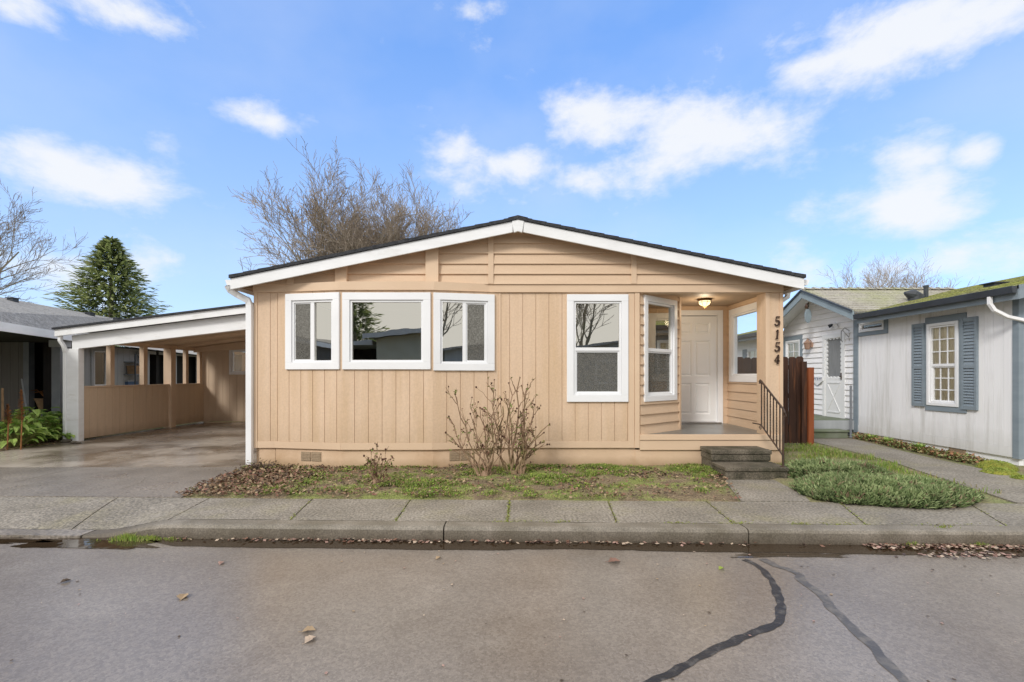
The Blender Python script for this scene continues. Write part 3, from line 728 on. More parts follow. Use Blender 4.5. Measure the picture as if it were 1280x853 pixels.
# foundation vents
for a, b, y0, y1 in ((375, 400, 565, 576.5), (562, 588, 564.5, 576)):
    yy = (D + .03 - (0 if a < 400 else BJ - .06)) if a < 400 else D - BJ * .7 + .03
    if a < 400: yy = D - .10 + .03
    mb = MB(); fv = Fr((0, yy, 0), (1, 0, 0), (0, -1, 0)); x0, x1 = X_(a, yy), X_(b, yy); z0, z1 = Z_(y1, yy), Z_(y0, yy)
    if a < 400:
        fv, _ = wall_frame(*facets[1]); x0, x1 = ray_on(fv, a), ray_on(fv, b)
    else:
        fv, _ = wall_frame(*facets[3]); x0, x1 = ray_on(fv, a), ray_on(fv, b)
    xm = (x0 + x1) / 2
    for q0, q1 in ((x0, xm - .006), (xm + .006, x1)):
        mb.fbox(fv, q0, q1, z0, z1, -.05, -.022)
        for k in range(5): mb.fbox(fv, q0 + .006, q1 - .006, z0 + .012 + k * .022, z0 + .02 + k * .022, -.03, -.016)
    mb.build('foundation_vent', M['ventmesh'], H)

# roof
rf = MB(); Y0, Y1 = 6.70, 16.2; XLe, XRe = -4.055, 4.115
for xa, xe in ((ridge_x, XLe), (ridge_x, XRe)):
    za, ze = roofz(xa) + .045, roofz(xe) + .045; t = .04
    # shingle courses: small steps
    n = 20; s = 1 if xe > xa else -1
    for k in range(n):
        p, q = xa + (xe - xa) * k / n, xa + (xe - xa) * (k + 1) / n
        z1_, z2_ = za + (ze - za) * k / n, za + (ze - za) * (k + 1) / n
        mbp = [(p, z1_ - .0), (q, z2_ + .008), (q, z2_ - t), (p, z1_ - t)]
        rf.prism(mbp, Fr((0, Y0 - .025, 0), (1, 0, 0), (0, -1, 0)), 0, -(Y1 - Y0))
rf.build('roof', M['shingle'], H)
rc = MB()
for k in range(36):
    y = Y0 - .02 + k * .27; rc.prism([(ridge_x - .14, ridge_z + .032), (ridge_x, ridge_z + .066), (ridge_x + .14, ridge_z + .032), (ridge_x, ridge_z + .05)][:3], Fr((0, y, 0), (1, 0, 0), (0, -1, 0)), 0, -.268)
rc.build('ridge_cap', M['shingle'], H)
fa = MB(); FF = Fr((0, Y0, 0), (1, 0, 0), (0, -1, 0)); FH = .155
for xa, xe in ((ridge_x - .075, XLe + .01), (ridge_x + .075, XRe - .01)):
    p = [(xa, roofz(xa)), (xe, roofz(xe)), (xe, roofz(xe) - FH), (xa, roofz(xa) - FH)]
    fa.prism(p, FF, 0, -.03)
p = [(ridge_x - .085, roofz(ridge_x - .085) + .003), (ridge_x, ridge_z + .004), (ridge_x + .085, roofz(ridge_x + .085) + .003), (ridge_x + .06, roofz(.1) - FH - .012), (ridge_x, ridge_z - FH - .004), (ridge_x - .06, roofz(.1) - FH - .012)]
fa.prism(p, FF, .014, -.03)
for xe, s in ((XLe, 1), (XRe, -1)):
    fa.box(min(xe, xe + .02 * s), max(xe, xe + .02 * s), Y0 + .031, Y1, roofz(xe) - .14, roofz(xe) + .0)
fa.build('fascia', M['fascia'], H, bevel=.004)
so = MB()
for xa, xe in ((ridge_x, XLe + .02), (ridge_x, XRe - .02)):
    so.prism([(xa, roofz(xa) - .02), (xe, roofz(xe) - .02), (xe, roofz(xe) - .10), (xa, roofz(xa) - .10)], Fr((0, Y0 + .032, 0), (1, 0, 0), (0, -1, 0)), 0, -.20)
so.box(XLe + .022, XL - .002, D, 16, roofz(XL) - .13, roofz(XL) - .06); so.box(XR + .002, XRe - .022, D, 16, roofz(XR) - .13, roofz(XR) - .06)
so.build('soffit', M['soffit'], H)
# gutters with downspouts
gu = MB()
for xe, s in ((XLe, -1), (XRe, 1)):
    prof = [(0, 0), (s * .012, -.075), (s * .075, -.075), (s * .10, 0), (s * .094, 0), (s * .07, -.068), (s * .016, -.068), (s * .006, 0)]
    z = roofz(xe) - .005
    gu.prism([(xe + s * .002 + a, z + b) for a, b in prof[:4]], Fr((0, Y0 + .06, 0), (1, 0, 0), (0, -1, 0)), 0, -9.4)
gu.build('gutter', M['white'], H)
yd = D - .05
def downspout(parent, pts, w=.032, h=.042, mat=None):
    mb = MB(); pts = [Vector(p) for p in pts]
    for i, p in enumerate(pts):
        t = (pts[min(i + 1, len(pts) - 1)] - pts[max(i - 1, 0)]).normalized(); a = t.cross(Vector((0, 1, 0))).normalized() if abs(t.y) < .9 else Vector((1, 0, 0)); b = t.cross(a)
        mb.v += [p + a * w + b * h, p - a * w + b * h, p - a * w - b * h, p + a * w - b * h]
    for i in range(len(pts) - 1):
        for j in range(4): q = 4 * i; mb.f.append((q + j, q + (j + 1) % 4, q + 4 + (j + 1) % 4, q + 4 + j)); mb.m.append(0)
    return mb.build('downspout', mat or M['white'], parent, bevel=.006)
downspout(H, [(-4.10, 6.74, 2.62), (-4.09, 6.78, 2.56), (-4.02, 6.84, 2.50), (-3.90, 6.89, 2.43), (-3.885, 6.905, 2.36), (-3.885, 6.905, .03)], w=.042, h=.034)
downspout(H, [(4.16, 7.2, 2.62), (4.15, 7.2, 2.53), (4.05, 7.22, 2.46), (3.975, 7.26, 2.38), (3.965, 7.3, 2.3), (3.965, 7.3, .05)], w=.03, h=.034)

# porch -----------------------------------------------------------
DZ = .46; CZ = 2.60; YD = 8.63
dk = MB(); dk.box(XP0, XR - .002, D + .002, YD, DZ - .03, DZ)
dk.build('porch_floor', M['deck'], H)
dp = MB()
dp.fbox(FR0, XP0, XR, SB - .03, DZ - .075, -.03, .010); dp.fbox(FR0, XP0 - .001, XR, DZ - .072, DZ + .006, -.04, .026)
dp.build('porch_skirt_board', M['trim'], H, bevel=.003)
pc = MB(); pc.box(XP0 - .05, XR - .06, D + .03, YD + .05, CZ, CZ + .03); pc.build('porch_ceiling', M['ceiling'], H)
hd = MB(); hd.fbox(FR0, XP0, XR - .25, BELT0 - .001, BELT0 + .10, -.14, -.061); hd.build('porch_header', M['trim'], H)
# angled wall with lap siding and a hung window
frA, LA = wall_frame((XP0 + .004, D + .02), (2.66, 7.66))
u0, u1 = ray_on(frA, 803.5), ray_on(frA, 844)
v0, v1 = 1.33 - (501.5 - 470) / 81.5, 1.33 + (470 - 372) / 81.5
al = MB(); laps(al, frA, 0, LA, DZ, CZ, h=.148, holes=[(u0 + .02, u1 - .02, v0 + .02, v1 - .02)])
al.build('porch_bay_wall', M['lap'], H)
ab = MB(); ab.fbox(frA, LA - .04, LA + .012, DZ, CZ, -.05, .032); ab.build('corner_board', M['trim'], H)
window(H, frA, u0, u1, v0, v1, 'hung', trim=.085, screen='B', label='narrow single-hung window in the angled porch wall', proud=.04)
ww = MB(); ww.box(2.60, 2.662, 7.66, YD, DZ, CZ); ww.build('porch_inner_wall', M['lap'], H)
# door wall
FRD = Fr((0, YD, 0), (1, 0, 0), (0, -1, 0))
DX0, DX1, DV1 = 2.83, 3.69, 1.33 + (470 - 395) / 68.4
dw = MB(); laps(dw, FRD, 2.66, XR - .04, DZ, CZ, h=.148, holes=[(DX0 - .02, DX1 + .02, 0, DV1 + .02)], proud=.008)
dw.build('porch_back_wall', M['lap'], H)
df = MB(); tw = .10
df.fbox(FRD, DX0 - tw, DX0 - .004, DZ, DV1 + tw, -.05, .028); df.fbox(FRD, DX1 + .004, DX1 + tw, DZ, DV1 + tw, -.05, .028); df.fbox(FRD, DX0 - .004, DX1 + .004, DV1 + .004, DV1 + tw, -.05, .028)
df.fbox(FRD, DX1 - .008, DX1 + .002, DZ, DV1, -.08, .01)
dfo = df.build('door_frame', M['white'], H, bevel=.004)
# six-panel door leaf
dl = MB(); dz = DZ + .03; W_, H_ = DX1 - DX0 - .012, DV1 - DZ - .036; x0 = DX0 + .006
cols_ = [(.13, .47), (.53, .87)]; rows_ = [(.07, .37), (.43, .77), (.83, .94)]
polys = [rectp(x0, x0 + W_, dz, dz + H_)]
pan = [(x0 + a * W_, x0 + b * W_, dz + c * H_, dz + d * H_) for a, b in cols_ for c, d in rows_]
for r_ in pan: polys = cut(polys, r_)
for p in polys: dl.prism(p, FRD, -.012, -.055)
for a, b, c, d in pan:
    i_ = .03; q = [(a, c), (b, c), (b, d), (a, d)]; q2 = [(a + i_, c + i_), (b - i_, c + i_), (b - i_, d - i_), (a + i_, d - i_)]
    q3 = [(a + 1.7 * i_, c + 1.7 * i_), (b - 1.7 * i_, c + 1.7 * i_), (b - 1.7 * i_, d - 1.7 * i_), (a + 1.7 * i_, d - 1.7 * i_)]
    for k in range(4):
        j = (k + 1) % 4
        dl.face([FRD.p(*q[k], -.012), FRD.p(*q[j], -.012), FRD.p(*q2[j], -.026), FRD.p(*q2[k], -.026)])
        dl.face([FRD.p(*q2[k], -.026), FRD.p(*q2[j], -.026), FRD.p(*q3[j], -.014), FRD.p(*q3[k], -.014)])
    dl.face([FRD.p(*q, -.014) for q in q3])
dlo = dl.build('door', M['door'], H)
kn = MB(); kx = DX0 + .07; kn.lathe(FRD.p(kx, DZ + .95, -.012), [(.03, 0), (.03, .008), (.012, .015), (.012, .04), (.028, .055), (.03, .075), (.015, .09)], 14, ax=FRD.N)
kn.build('door_knob', M['metal'], dlo, smooth=True); kn = MB(); kn.lathe(FRD.p(kx, DZ + 1.12, -.012), [(.03, 0), (.03, .012), (.02, .02)], 14, ax=FRD.N)
kn.build('deadbolt', M['metal'], dlo, smooth=True)
th = MB(); th.box(DX0 - .05, DX1 + .05, YD - .09, YD + .05, DZ + .001, DZ + .026); th.build('door_threshold', M['metal'], H)
# right wall of the porch (siding inside, window you can see through)
frR = Fr((XR - .04, YD - .01, 0), (0, -1, 0), (-1, 0, 0))      # u runs from the back corner towards the street
LR = YD - .01 - (D + .26)
ua, ub = YD - 8.54, YD - 7.34; va, vb = 1.225, 2.515
rw = MB(); laps(rw, frR, 0, LR, DZ, CZ, h=.148, holes=[(ua + .02, ub - .02, va + .02, vb - .02)], proud=.02)
rw.build('porch_side_wall', M['lap'], H)
window(H, frR, ua, ub, va, vb, 'fixed', trim=.11, glassm=M['glass_thin'], label='see-through window in the side wall of the porch', proud=.03)
# post
ps = MB(); ps.box(XR - .25, XR, D, D + .25, SB - .03, BELT0 - .001); ps.build('porch_post', M['siding'], H)
pt = MB(); pt.fbox(FR0, XR - .252, XR - .195, DZ, BELT0 - .001, -.05, .014); pt.fbox(FR0, XR - .045, XR + .004, SB - .03, BELT0 - .001, -.05, .014); pt.build('post_trim', M['trim'], H, bevel=.003)
# house number 5154, one mesh for each digit
def stroke(mb, fr, pts, ws, d0=.001, d1=.014):
    for i in range(len(pts) - 1):
        (a, b), (c, d) = pts[i], pts[i + 1]; dx, dy = c - a, d - b; l = math.hypot(dx, dy) or 1; nx, ny = -dy / l, dx / l
        w0, w1 = ws[i], ws[i + 1]; e = .25
        a2, b2 = a - dx / l * w0 * e, b - dy / l * w0 * e; c2, d2 = c + dx / l * w1 * e, d + dy / l * w1 * e
        mb.prism([(a2 + nx * w0, b2 + ny * w0), (a2 - nx * w0, b2 - ny * w0), (c2 - nx * w1, d2 - ny * w1), (c2 + nx * w1, d2 + ny * w1)], fr, d1 + i * .0001, d0)
def arc(cx, cy, rx, ry, a0, a1, n=9): return [(cx + rx * math.cos(math.radians(a0 + (a1 - a0) * i / n)), cy + ry * math.sin(math.radians(a0 + (a1 - a0) * i / n))) for i in range(n + 1)]
def digit(ch, cx, cy, s):
    g = []
    if ch == '5':
        g.append(([(.24, .5), (.1, .47), (-.12, .49)], [.03, .065, .05])); g.append(([(-.12, .5), (-.17, .08)], [.035, .035]))
        g.append((arc(-.01, -.18, .25, .27, 125, -150, 14), [.04 + .055 * math.sin(math.pi * i / 14) for i in range(15)]))
        g.append(([(-.2, -.34), (-.17, -.3)], [.06, .06]))
    if ch == '1':
        g.append(([(.02, .5), (.02, -.46)], [.08, .085])); g.append(([(-.14, .32), (.02, .48)], [.025, .04])); g.append(([(-.15, -.47), (.18, -.47)], [.032, .032]))
    if ch == '4':
        g.append(([(.08, .5), (.09, -.47)], [.07, .09])); g.append(([(.06, .5), (-.26, -.14)], [.035, .03])); g.append(([(-.27, -.16), (.28, -.16)], [.04, .05])); g.append(([(-.04, -.47), (.21, -.47)], [.03, .03]))
    mb = MB(); fr = Fr((0, D - .014, 0), (1, 0, 0), (0, -1, 0))
    for pts, ws in g: stroke(mb, fr, [(cx + .10 * s * v + (u) * s, cy + v * s) for u, v in pts], [w * s for w in ws])
    o = mb.build('house_number', M['digit'], H); o['label'] = 'dark house number digit ' + ch
for k, ch in enumerate('5154'):
    digit(ch, X_(970.5, D), Z_([402, 418.5, 434, 449.5][k], D), .135)
# ceiling light
cl = MB(); LC = Vector((3.13, 7.80, CZ))
cl.lathe(LC, [(.115, 0), (.12, -.012), (.105, -.03), (.10, -.035)], 20)
for k in range(8):
    a = k * math.pi / 4; cl.tube([LC + Vector((math.cos(a) * r, math.sin(a) * r, z)) for r, z in ((.10, -.03), (.108, -.06), (.085, -.10), (.03, -.13), (0, -.135))], .004, 4)
cl.lathe(LC + Vector((0, 0, -.15)), [(.004, 0), (.014, .008), (.006, .02)], 8)
cl.tube([LC + Vector((math.cos(k * math.pi / 8) * .107, math.sin(k * math.pi / 8) * .107, -.06)) for k in range(17)], .004, 4)
clo = cl.build('porch_light', M['brass'], H)
gb = MB(); gb.lathe(LC, [(.09, -.036), (.095, -.06), (.075, -.095), (.02, -.122)], 18); gb.build('lamp_glass', M['bulbglass'], clo, smooth=True)
ld = bpy.data.lights.new('porch_lamp', 'POINT'); ld.energy = 8; ld.color = (1, .82, .58); ld.shadow_soft_size = .06
lo = bpy.data.objects.new('porch_lamp', ld); COL.objects.link(lo); lo.location = LC + Vector((0, 0, -.19))
lo.location = LC + Vector((0, 0, -.19))
# interior: floor, ceiling, partitions, so that the panes have a room behind them
rm = MB()
rm.face([(XL + .1, D + .1, DZ), (XP0, D + .1, DZ), (XP0, 10.4, DZ), (XL + .1, 10.4, DZ)])
rm.box(XL + .09, 3.8, 10.4, 10.46, DZ, 2.75); rm.box(-1.62, -1.55, 7.9, 10.4, DZ, 2.75); rm.box(.1, .17, 7.3, 10.4, DZ, 2.75)
rm.face([(XL + .09, D + .07, 2.68), (XP0, D + .07, 2.68), (XP0, 10.4, 2.68), (XL + .09, 10.4, 2.68)])
rm.face([(XP0, D + .3, 2.71), (2.6, 7.8, 2.71), (2.6, 10.4, 2.71), (XP0, 10.4, 2.71)])
rm.build('room_interior', M['room'], H)
mats_ = M['room']

# concrete steps -------------------------------------------------
st = empty('concrete_steps', (3.1, 6.5, 0), 'two weathered dark concrete steps leading up to the porch', 'steps')
for y0, y1, z0, z1, xa, xb_ in ((6.50, 6.905, .0, .305, 2.70, 3.54), (6.06, 6.56, .0, .152, 2.70, 3.52)):
    mb = MB()
    if z1 > .2: mb.box(xa + .02, xb_ - .02, y0 + .04, y1, z0, z1 - .065); mb.box(xa, xb_, y0, y1, z1 - .06, z1); mb.box(xa + .01, xb_ - .01, y0 + .012, y1, .153, z1 - .061)
    else: mb.box(xa + .01, xb_ - .01, y0 + .015, 6.49, -.02, z1 - .056); mb.box(xa, xb_, y0, 6.496, z1 - .055, z1)
    mb.build('step', M['step'], st, bevel=.012)
# iron handrail --------------------------------------------------
hr = empty('handrail', (3.47, 6.12, .15), 'black wrought-iron handrail with twisted balusters beside the porch steps', 'handrail')
XH, ya, yb = 3.475, 6.12, 6.66; za_t, zb_t, za_b, zb_b = .90, 1.25, .29, .63
mb = MB(); ext = .07
mb.tube([(XH, ya - .05, za_t - .05), (XH, ya - .035, za_t - .045), (XH, ya, za_t), (XH, yb, zb_t), (XH, yb + .03, zb_t + .018), (XH, yb + .05, zb_t + .0), (XH, yb + .04, zb_t - .03)], .013, 8)
mb.build('top_rail', M['iron'], hr)
mb = MB(); mb.tube([(XH, ya, za_b), (XH, yb, zb_b), (XH, yb + .05, zb_b + .01), (XH, yb + .24, zb_b + .01)], .010, 6); mb.build('bottom_rail', M['iron'], hr)
mb = MB(); mb.tube([(XH, ya, .152), (XH, ya, za_t)], .014, 6); mb.lathe((XH, ya, .152), [(.035, 0), (.035, .008), (.016, .012)], 10); mb.build('newel_post', M['iron'], hr)
mb = MB()
for sgn, (cy, cz) in ((1, (ya - .045, za_t - .085)), (1, (yb + .03, zb_b - .04))):
    mb.tube([(XH, cy + .035 * (1 - k / 16) * math.cos(k * .6), cz + .035 * (1 - k / 16) * math.sin(k * .6)) for k in range(15)], .005, 5)
mb.build('scroll', M['iron'], hr)
for k in range(7):
    t = (k + 1) / 7; y = ya + (yb - ya) * t; zt = za_t + (zb_t - za_t) * t; zb = za_b + (zb_b - za_b) * t
    mb = MB(); n = 26; w = .0065
    for i in range(n + 1):
        f = i / n; tw = 0 if f < .15 or f > .85 else (f - .15) / .7 * math.pi * 6 * (k % 2)
        for j in range(4):
            a = tw + j * math.pi / 2 + math.pi / 4; mb.v.append(Vector((XH + w * 1.4 * math.cos(a), y + w * 1.4 * math.sin(a), zb + (zt - zb) * f)))
    for i in range(n):
        for j in range(4): q = 4 * i; mb.f.append((q + j, q + (j + 1) % 4, q + 4 + (j + 1) % 4, q + 4 + j)); mb.m.append(0)
    mb.build('baluster', M['iron'], hr)

# ================================================================== CARPORT
CX, CY0, CY1 = -8.93, 9.57, 13.45
CP = empty('carport', (CX, CY0, 0), 'attached carport with a sloping white front beam and tan half-height side wall', 'carport')
def cz(x): return Z_(410.5, CY0) + .148 * .99 * (x - X_(80, CY0)) * .93       # top of the carport roof
def ln(x, xA, zA, xB, zB): return zA + (zB - zA) * (x - xA) / (xB - xA)
x80, x308 = X_(80, CY0), X_(308, CY0)
def ctop(x): return ln(x, x80, Z_(410.5, CY0), x308, Z_(382.5, CY0))
XE = -4.05
FC = Fr((0, CY0 - .16, 0), (1, 0, 0), (0, -1, 0)); 
mb = MB(); mb.prism([(x80 - .06, ctop(x80 - .06)), (XE, ctop(XE)), (XE, ctop(XE) - .035), (x80 - .06, ctop(x80 - .06) - .035)], Fr((0, CY0 - .2, 0), (1, 0, 0), (0, -1, 0)), 0, -4.25)
mb.build('carport_roof', M['shingle'], CP)
mb = MB(); mb.prism([(x80 - .04, ctop(x80 - .04) - .037), (XE, ctop(XE) - .037), (XE, ctop(XE) - .18), (x80 - .04, ctop(x80 - .04) - .175)], FC, 0, -.03); mb.build('fascia', M['fascia'], CP, bevel=.004)
FB = Fr((0, CY0 - .02, 0), (1, 0, 0), (0, -1, 0)); xbm = X_(91, CY0)
def bbot(x): return ln(x, X_(96, CY0), Z_(436.5, CY0), x308, Z_(411.8, CY0))
mb = MB(); mb.prism([(xbm, ctop(xbm) - .17), (XE, ctop(XE) - .17), (XE, bbot(XE)), (xbm, bbot(xbm))], FB, 0, -.09); mb.build('front_beam', M['fascia'], CP, bevel=.004)
# ceiling, rafters, rear beam
mb = MB(); mb.prism([(CX - .1, ctop(CX - .1) - .18), (XE, ctop(XE) - .18), (XE, ctop(XE) - .2), (CX - .1, ctop(CX - .1) - .2)], Fr((0, CY0 + .08, 0), (1, 0, 0), (0, -1, 0)), 0, -4.0); mb.build('ceiling', M['carbeam'], CP)
for y in (10.5, 11.5, 12.4):
    mb = MB(); mb.prism([(CX - .1, ctop(CX) - .215), (XE, ctop(XE) - .203), (XE, ctop(XE) - .30), (CX - .1, ctop(CX) - .27)], Fr((0, y, 0), (1, 0, 0), (0, -1, 0)), 0, -.09); mb.build('rafter', M['carbeam'], CP)
mb = MB(); mb.prism([(CX, ctop(CX) - .22), (XE, ctop(XE) - .205), (XE, ctop(XE) - .62), (CX, ctop(CX) - .34)], Fr((0, 13.1, 0), (1, 0, 0), (0, -1, 0)), 0, -.09); mb.build('rear_beam', M['carbeam'], CP)
mb = MB(); mb.box(CX - .045, CX + .045, CY0 + .1, CY1, ctop(CX) - .30, ctop(CX) - .205); mb.build('side_beam', M['carbeam'], CP)
mb = MB(); mb.box(CX - .14, CX + .10, CY0 - .03, CY0 + .10, 0, bbot(CX) + .01); mb.build('front_post', M['fascia'], CP, bevel=.005)
downspout(CP, [(x80 + .02, CY0 - .1, ctop(x80) - .12), (x80 + .02, CY0 - .1, ctop(x80) - .26), (x80 + .06, CY0 - .07, ctop(x80) - .36), (CX - .16, CY0 - .04, ctop(x80) - .45), (CX - .17, CY0 - .02, ctop(x80) - .5), (CX - .17, CY0 - .02, .05)], w=.03, h=.03)
for y, w, full in ((10.42, .055, 0), (11.35, .06, 0), (12.18, .085, 1), (12.8, .05, 0), (13.36, .05, 0)):
    mb = MB(); mb.box(CX - w, CX + w + (.03 if full else -.012), y - w, y + w, 0 if full else 1.12, ctop(CX) - .30); mb.build('post', M['carbeam'], CP, bevel=.004)
frW = Fr((CX + .05, CY1, 0), (0, -1, 0), (1, 0, 0))
mb = MB(); planks(mb, frW, 0, CY1 - CY0 - .10, .04, 1.085, [.19 * k for k in range(1, 21)]); mb.build('half_wall', M['carwall'], CP)
mb = MB(); mb.box(CX - .06, CX + .07, CY0 + .11, CY1 - .1, 1.087, 1.118); mb.build('wall_cap', M['carbeam'], CP)
frK = Fr((0, CY1, 0), (1, 0, 0), (0, -1, 0)); hx0, hx1, hz0, hz1 = X_(287, CY1), X_(287, CY1) + .98, Z_(468.5, CY1), Z_(435.5, CY1)
mb = MB(); planks(mb, frK, CX, XL - .01, .03, 2.75, [CX + .2 * k for k in range(1, 30)], holes=[(hx0 + .02, hx1 - .02, hz0 + .02, hz1 - .02)], clips=[(.114, -1, 2.62 - .114 * -4.05)])
mb.build('rear_wall', M['carwall'], CP)
mb = MB(); mb.box(CX, XL, CY1 + 2.5, CY1 + 2.6, 0, 2.2); mb.box(CX, CX + .06, CY1 + .07, CY1 + 2.5, 0, 2.1)
mb.build('shed_wall', M['carwall'], CP)
window(CP, frK, hx0, hx1, hz0, hz1, 'slider', trim=.07, screen=None, glassm=M['glass'])

# ================================================================== NEIGHBOUR ON THE RIGHT
NX = 7.50; NY0, NY1 = 7.03, 10.38
NH = empty('manufactured_house', (NX, NY0, 0), 'grey-white neighbouring house with slate blue shutters and a mossy roof', 'house')
frN = Fr((NX, 10.38, 0), (0, -1, 0), (-1, 0, 0))    # u from the far corner towards the street
LN = 10.38 - 7.03
def yN(px, X=NX): return X * F_PX / (px - VX)
def zN(py, px, X=NX): return EYE + (HY - py) / (F_PX / yN(px, X))
wy0, wy1 = yN(1160), yN(1199.5); wz0, wz1 = .80, 2.265
uw0, uw1 = 10.38 - wy0, 10.38 - wy1
vy0, vy1 = yN(1075), yN(1106); uv0, uv1 = 10.38 - vy0, 10.38 - vy1
mb = MB(); planks(mb, frN, 0, LN, .26, 2.56, [.13 + .15 * k for k in range(30)], holes=[(uw0 + .02, uw1 - .02, wz0 + .02, wz1 - .02), (uv0 + .02, uv1 - .02, 2.28, 2.46)], gap=.005, t=.008)
mb.build('side_wall', M['nwall'], NH)
mb = MB(); mb.fbox(frN, 0, LN, .10, .258, -.04, .006); mb.build('base_board', M['nwall'], NH)
mb = MB(); mb.box(NX - .003 + .03, NX + .1, NY0 + .02, 17, -.25, .096); mb.build('skirting', M['nlap'], NH)
mb = MB(); mb.fbox(frN, -.06, .07, .09, 2.56, -.05, .022); mb.fbox(frN, LN - .07, LN + .012, .09, 2.56, -.05, .022); mb.box(NX - .02, NX + .06, NY0 - .02, NY0 + .05, .09, 2.56); mb.build('corner_board', M['blue'], NH)
# street-facing end of the neighbour, just out of frame
mb = MB(); planks(mb, Fr((NX, NY0 + .03, 0), (1, 0, 0), (0, -1, 0)), .06, 7, .1, 2.6, [.2 * k for k in range(1, 36)]); mb.prism([(NX, 2.5), (NX + 7.2, 2.5), (11, 3.4)], Fr((0, NY0 + .04, 0), (1, 0, 0), (0, -1, 0)), 0, -.05)
mb.box(NX + 7.1, NX + 7.2, NY0 + .05, 17, 0, 2.6); mb.box(NX + .2, NX + 7.1, 16.9, 17, 0, 2.6)
mb.build('street_wall', M['nwall'], NH)
mb = MB(); mb.fbox(frN, uw0 - .04, uw1 + .13, wz1 + .002, wz1 + .12, -.03, .02); mb.fbox(frN, uw0 - .04, uw1 + .13, wz0 - .095, wz0 - .002, -.03, .02); mb.fbox(frN, uw0 - .05, uw0 - .003, wz0, wz1, -.03, .018); mb.fbox(frN, uw1 + .003, uw1 + .12, wz0, wz1, -.03, .018)
mb.build('window_surround', M['blue'], NH, bevel=.003)
window(NH, frN, uw0, uw1, wz0, wz1, 'hung', trim=.05, grid=(3, 3), glassm=M['glass_dim'], blind=[(uw0, uw1, wz0 + .05, wz1 - .05)], proud=.034)
for a, b in ((10.38 - yN(1142), 10.38 - yN(1157)), (10.38 - yN(1203.5), 10.38 - yN(1223.5))):
    a, b = min(a, b), max(a, b); z0, z1 = wz0 - .03, wz1 + .03; mb = MB(); zm = z0 + (z1 - z0) * .47
    mb.fbox(frN, a, a + .04, z0, z1, .004, .04); mb.fbox(frN, b - .04, b, z0, z1, .004, .04)
    for q0, q1 in ((z0, z0 + .06), (zm - .03, zm + .03), (z1 - .07, z1)): mb.fbox(frN, a + .04, b - .04, q0, q1, .004, .036)
    for q0, q1 in ((z0 + .06, zm - .03), (zm + .03, z1 - .07)):
        nl = 13
        for k in range(nl):
            c0 = q0 + (q1 - q0) * k / nl; c1 = q0 + (q1 - q0) * (k + 1) / nl; p = frN.p
            mb.hexa([p(a + .04, c0, .032), p(b - .04, c0, .032), p(b - .04, c0, .004), p(a + .04, c0, .004), p(a + .04, c1 - .006, .014), p(b - .04, c1 - .006, .014), p(b - .04, c1 - .006, .004), p(a + .04, c1 - .006, .004)])
    mb.build('shutter', M['blue'], NH)
# small high window
window(NH, frN, uv0, uv1, 2.27, 2.475, 'fixed', trim=.035, glassm=M['glass_dim'], blind=[(uv0, uv1, 2.28, 2.46)])
mb = MB(); mb.fbox(frN, uv0 - .03, uv1 + .09, 2.185, 2.267, -.02, .02); mb.fbox(frN, uv1 + .003, uv1 + .09, 2.268, 2.50, -.02, .02); mb.build('window_surround', M['blue'], NH)
mb = MB(); fvn = Fr((NX + .027, 10.38, 0), (0, -1, 0), (-1, 0, 0)); y_ = 10.38 - yN(1195)
mb.fbox(fvn, y_ - .15, y_ + .15, -.0, .085, 0, .012)
for k in range(6): mb.fbox(fvn, y_ - .14, y_ + .14, .006 + k * .013, .011 + k * .013, .012, .016)
mb.build('foundation_vent', M['ventmesh'], NH)
# main roof with moss
EX, EZ, RX, RZ = 7.20, 2.63, 11.0, 3.49
mb = MB(); n = 26
frY = Fr((0, 6.75, 0), (1, 0, 0), (0, -1, 0))
for k in range(n):
    xa, xc = EX + (RX - EX) * k / n, EX + (RX - EX) * (k + 1) / n; z0, z1 = EZ + (RZ - EZ) * k / n, EZ + (RZ - EZ) * (k + 1) / n
    for y0, y1 in (((6.75, 9.9), (13.38, 17.15)) if xa < 7.7 else ((6.75, 17.15),)):
        mb.prism([(xa, z0 + .01), (xc, z1), (xc, z1 - .05), (xa, z0 - .05)], Fr((0, y0, 0), (1, 0, 0), (0, -1, 0)), 0, -(y1 - y0))
mb.build('main_roof', M['moss'], NH)
mb = MB(); mb.prism([(RX, RZ), (RX + 3.9, EZ), (RX + 3.9, EZ - .05), (RX, RZ - .05)], frY, 0, -10.4); mb.build('far_roof_slope', M['nroof'], NH)
mb = MB(); yg0, yg1 = 9.93, 13.35
for y0, y1 in ((6.75, yg0), (yg1, 17.1)):
    mb.prism([(EX - .015, EZ - .01), (EX - .10, EZ - .012), (EX - .085, EZ - .115), (EX - .03, EZ - .115)], Fr((0, y0, 0), (1, 0, 0), (0, -1, 0)), 0, -(y1 - y0))
mb.build('gutter', M['gutter'], NH, bevel=.006)
mb = MB(); mb.box(EX - .01, EX + .02, 6.75, yg0, EZ - .20, EZ - .06); mb.box(EX - .01, EX + .02, yg1, 17.1, EZ - .20, EZ - .06)
mb.prism([(EX - .0, EZ - .0), (RX, RZ), (RX, RZ - .2), (EX, EZ - .2)], Fr((0, 6.74, 0), (1, 0, 0), (0, -1, 0)), 0, -.03)
mb.build('fascia', M['blue'], NH)
mb = MB(); mb.box(EX + .02, NX + .05, 6.8, yg0, EZ - .14, EZ - .11); mb.box(EX + .02, NX + .15, yg1, 17, EZ - .14, EZ - .11); mb.build('soffit', M['blue'], NH)
mb = MB(); downspout(NH, [(EX - .06, 7.10, EZ - .1), (EX - .06, 7.10, EZ - .22), (EX - .02, 7.07, EZ - .32), (EX + .12, 7.02, EZ - .42), (EX + .40, 6.97, EZ - .50), (EX + .45, 6.96, EZ - .6), (EX + .45, 6.96, .1)], w=.024, h=.026, mat=M['nlap'])
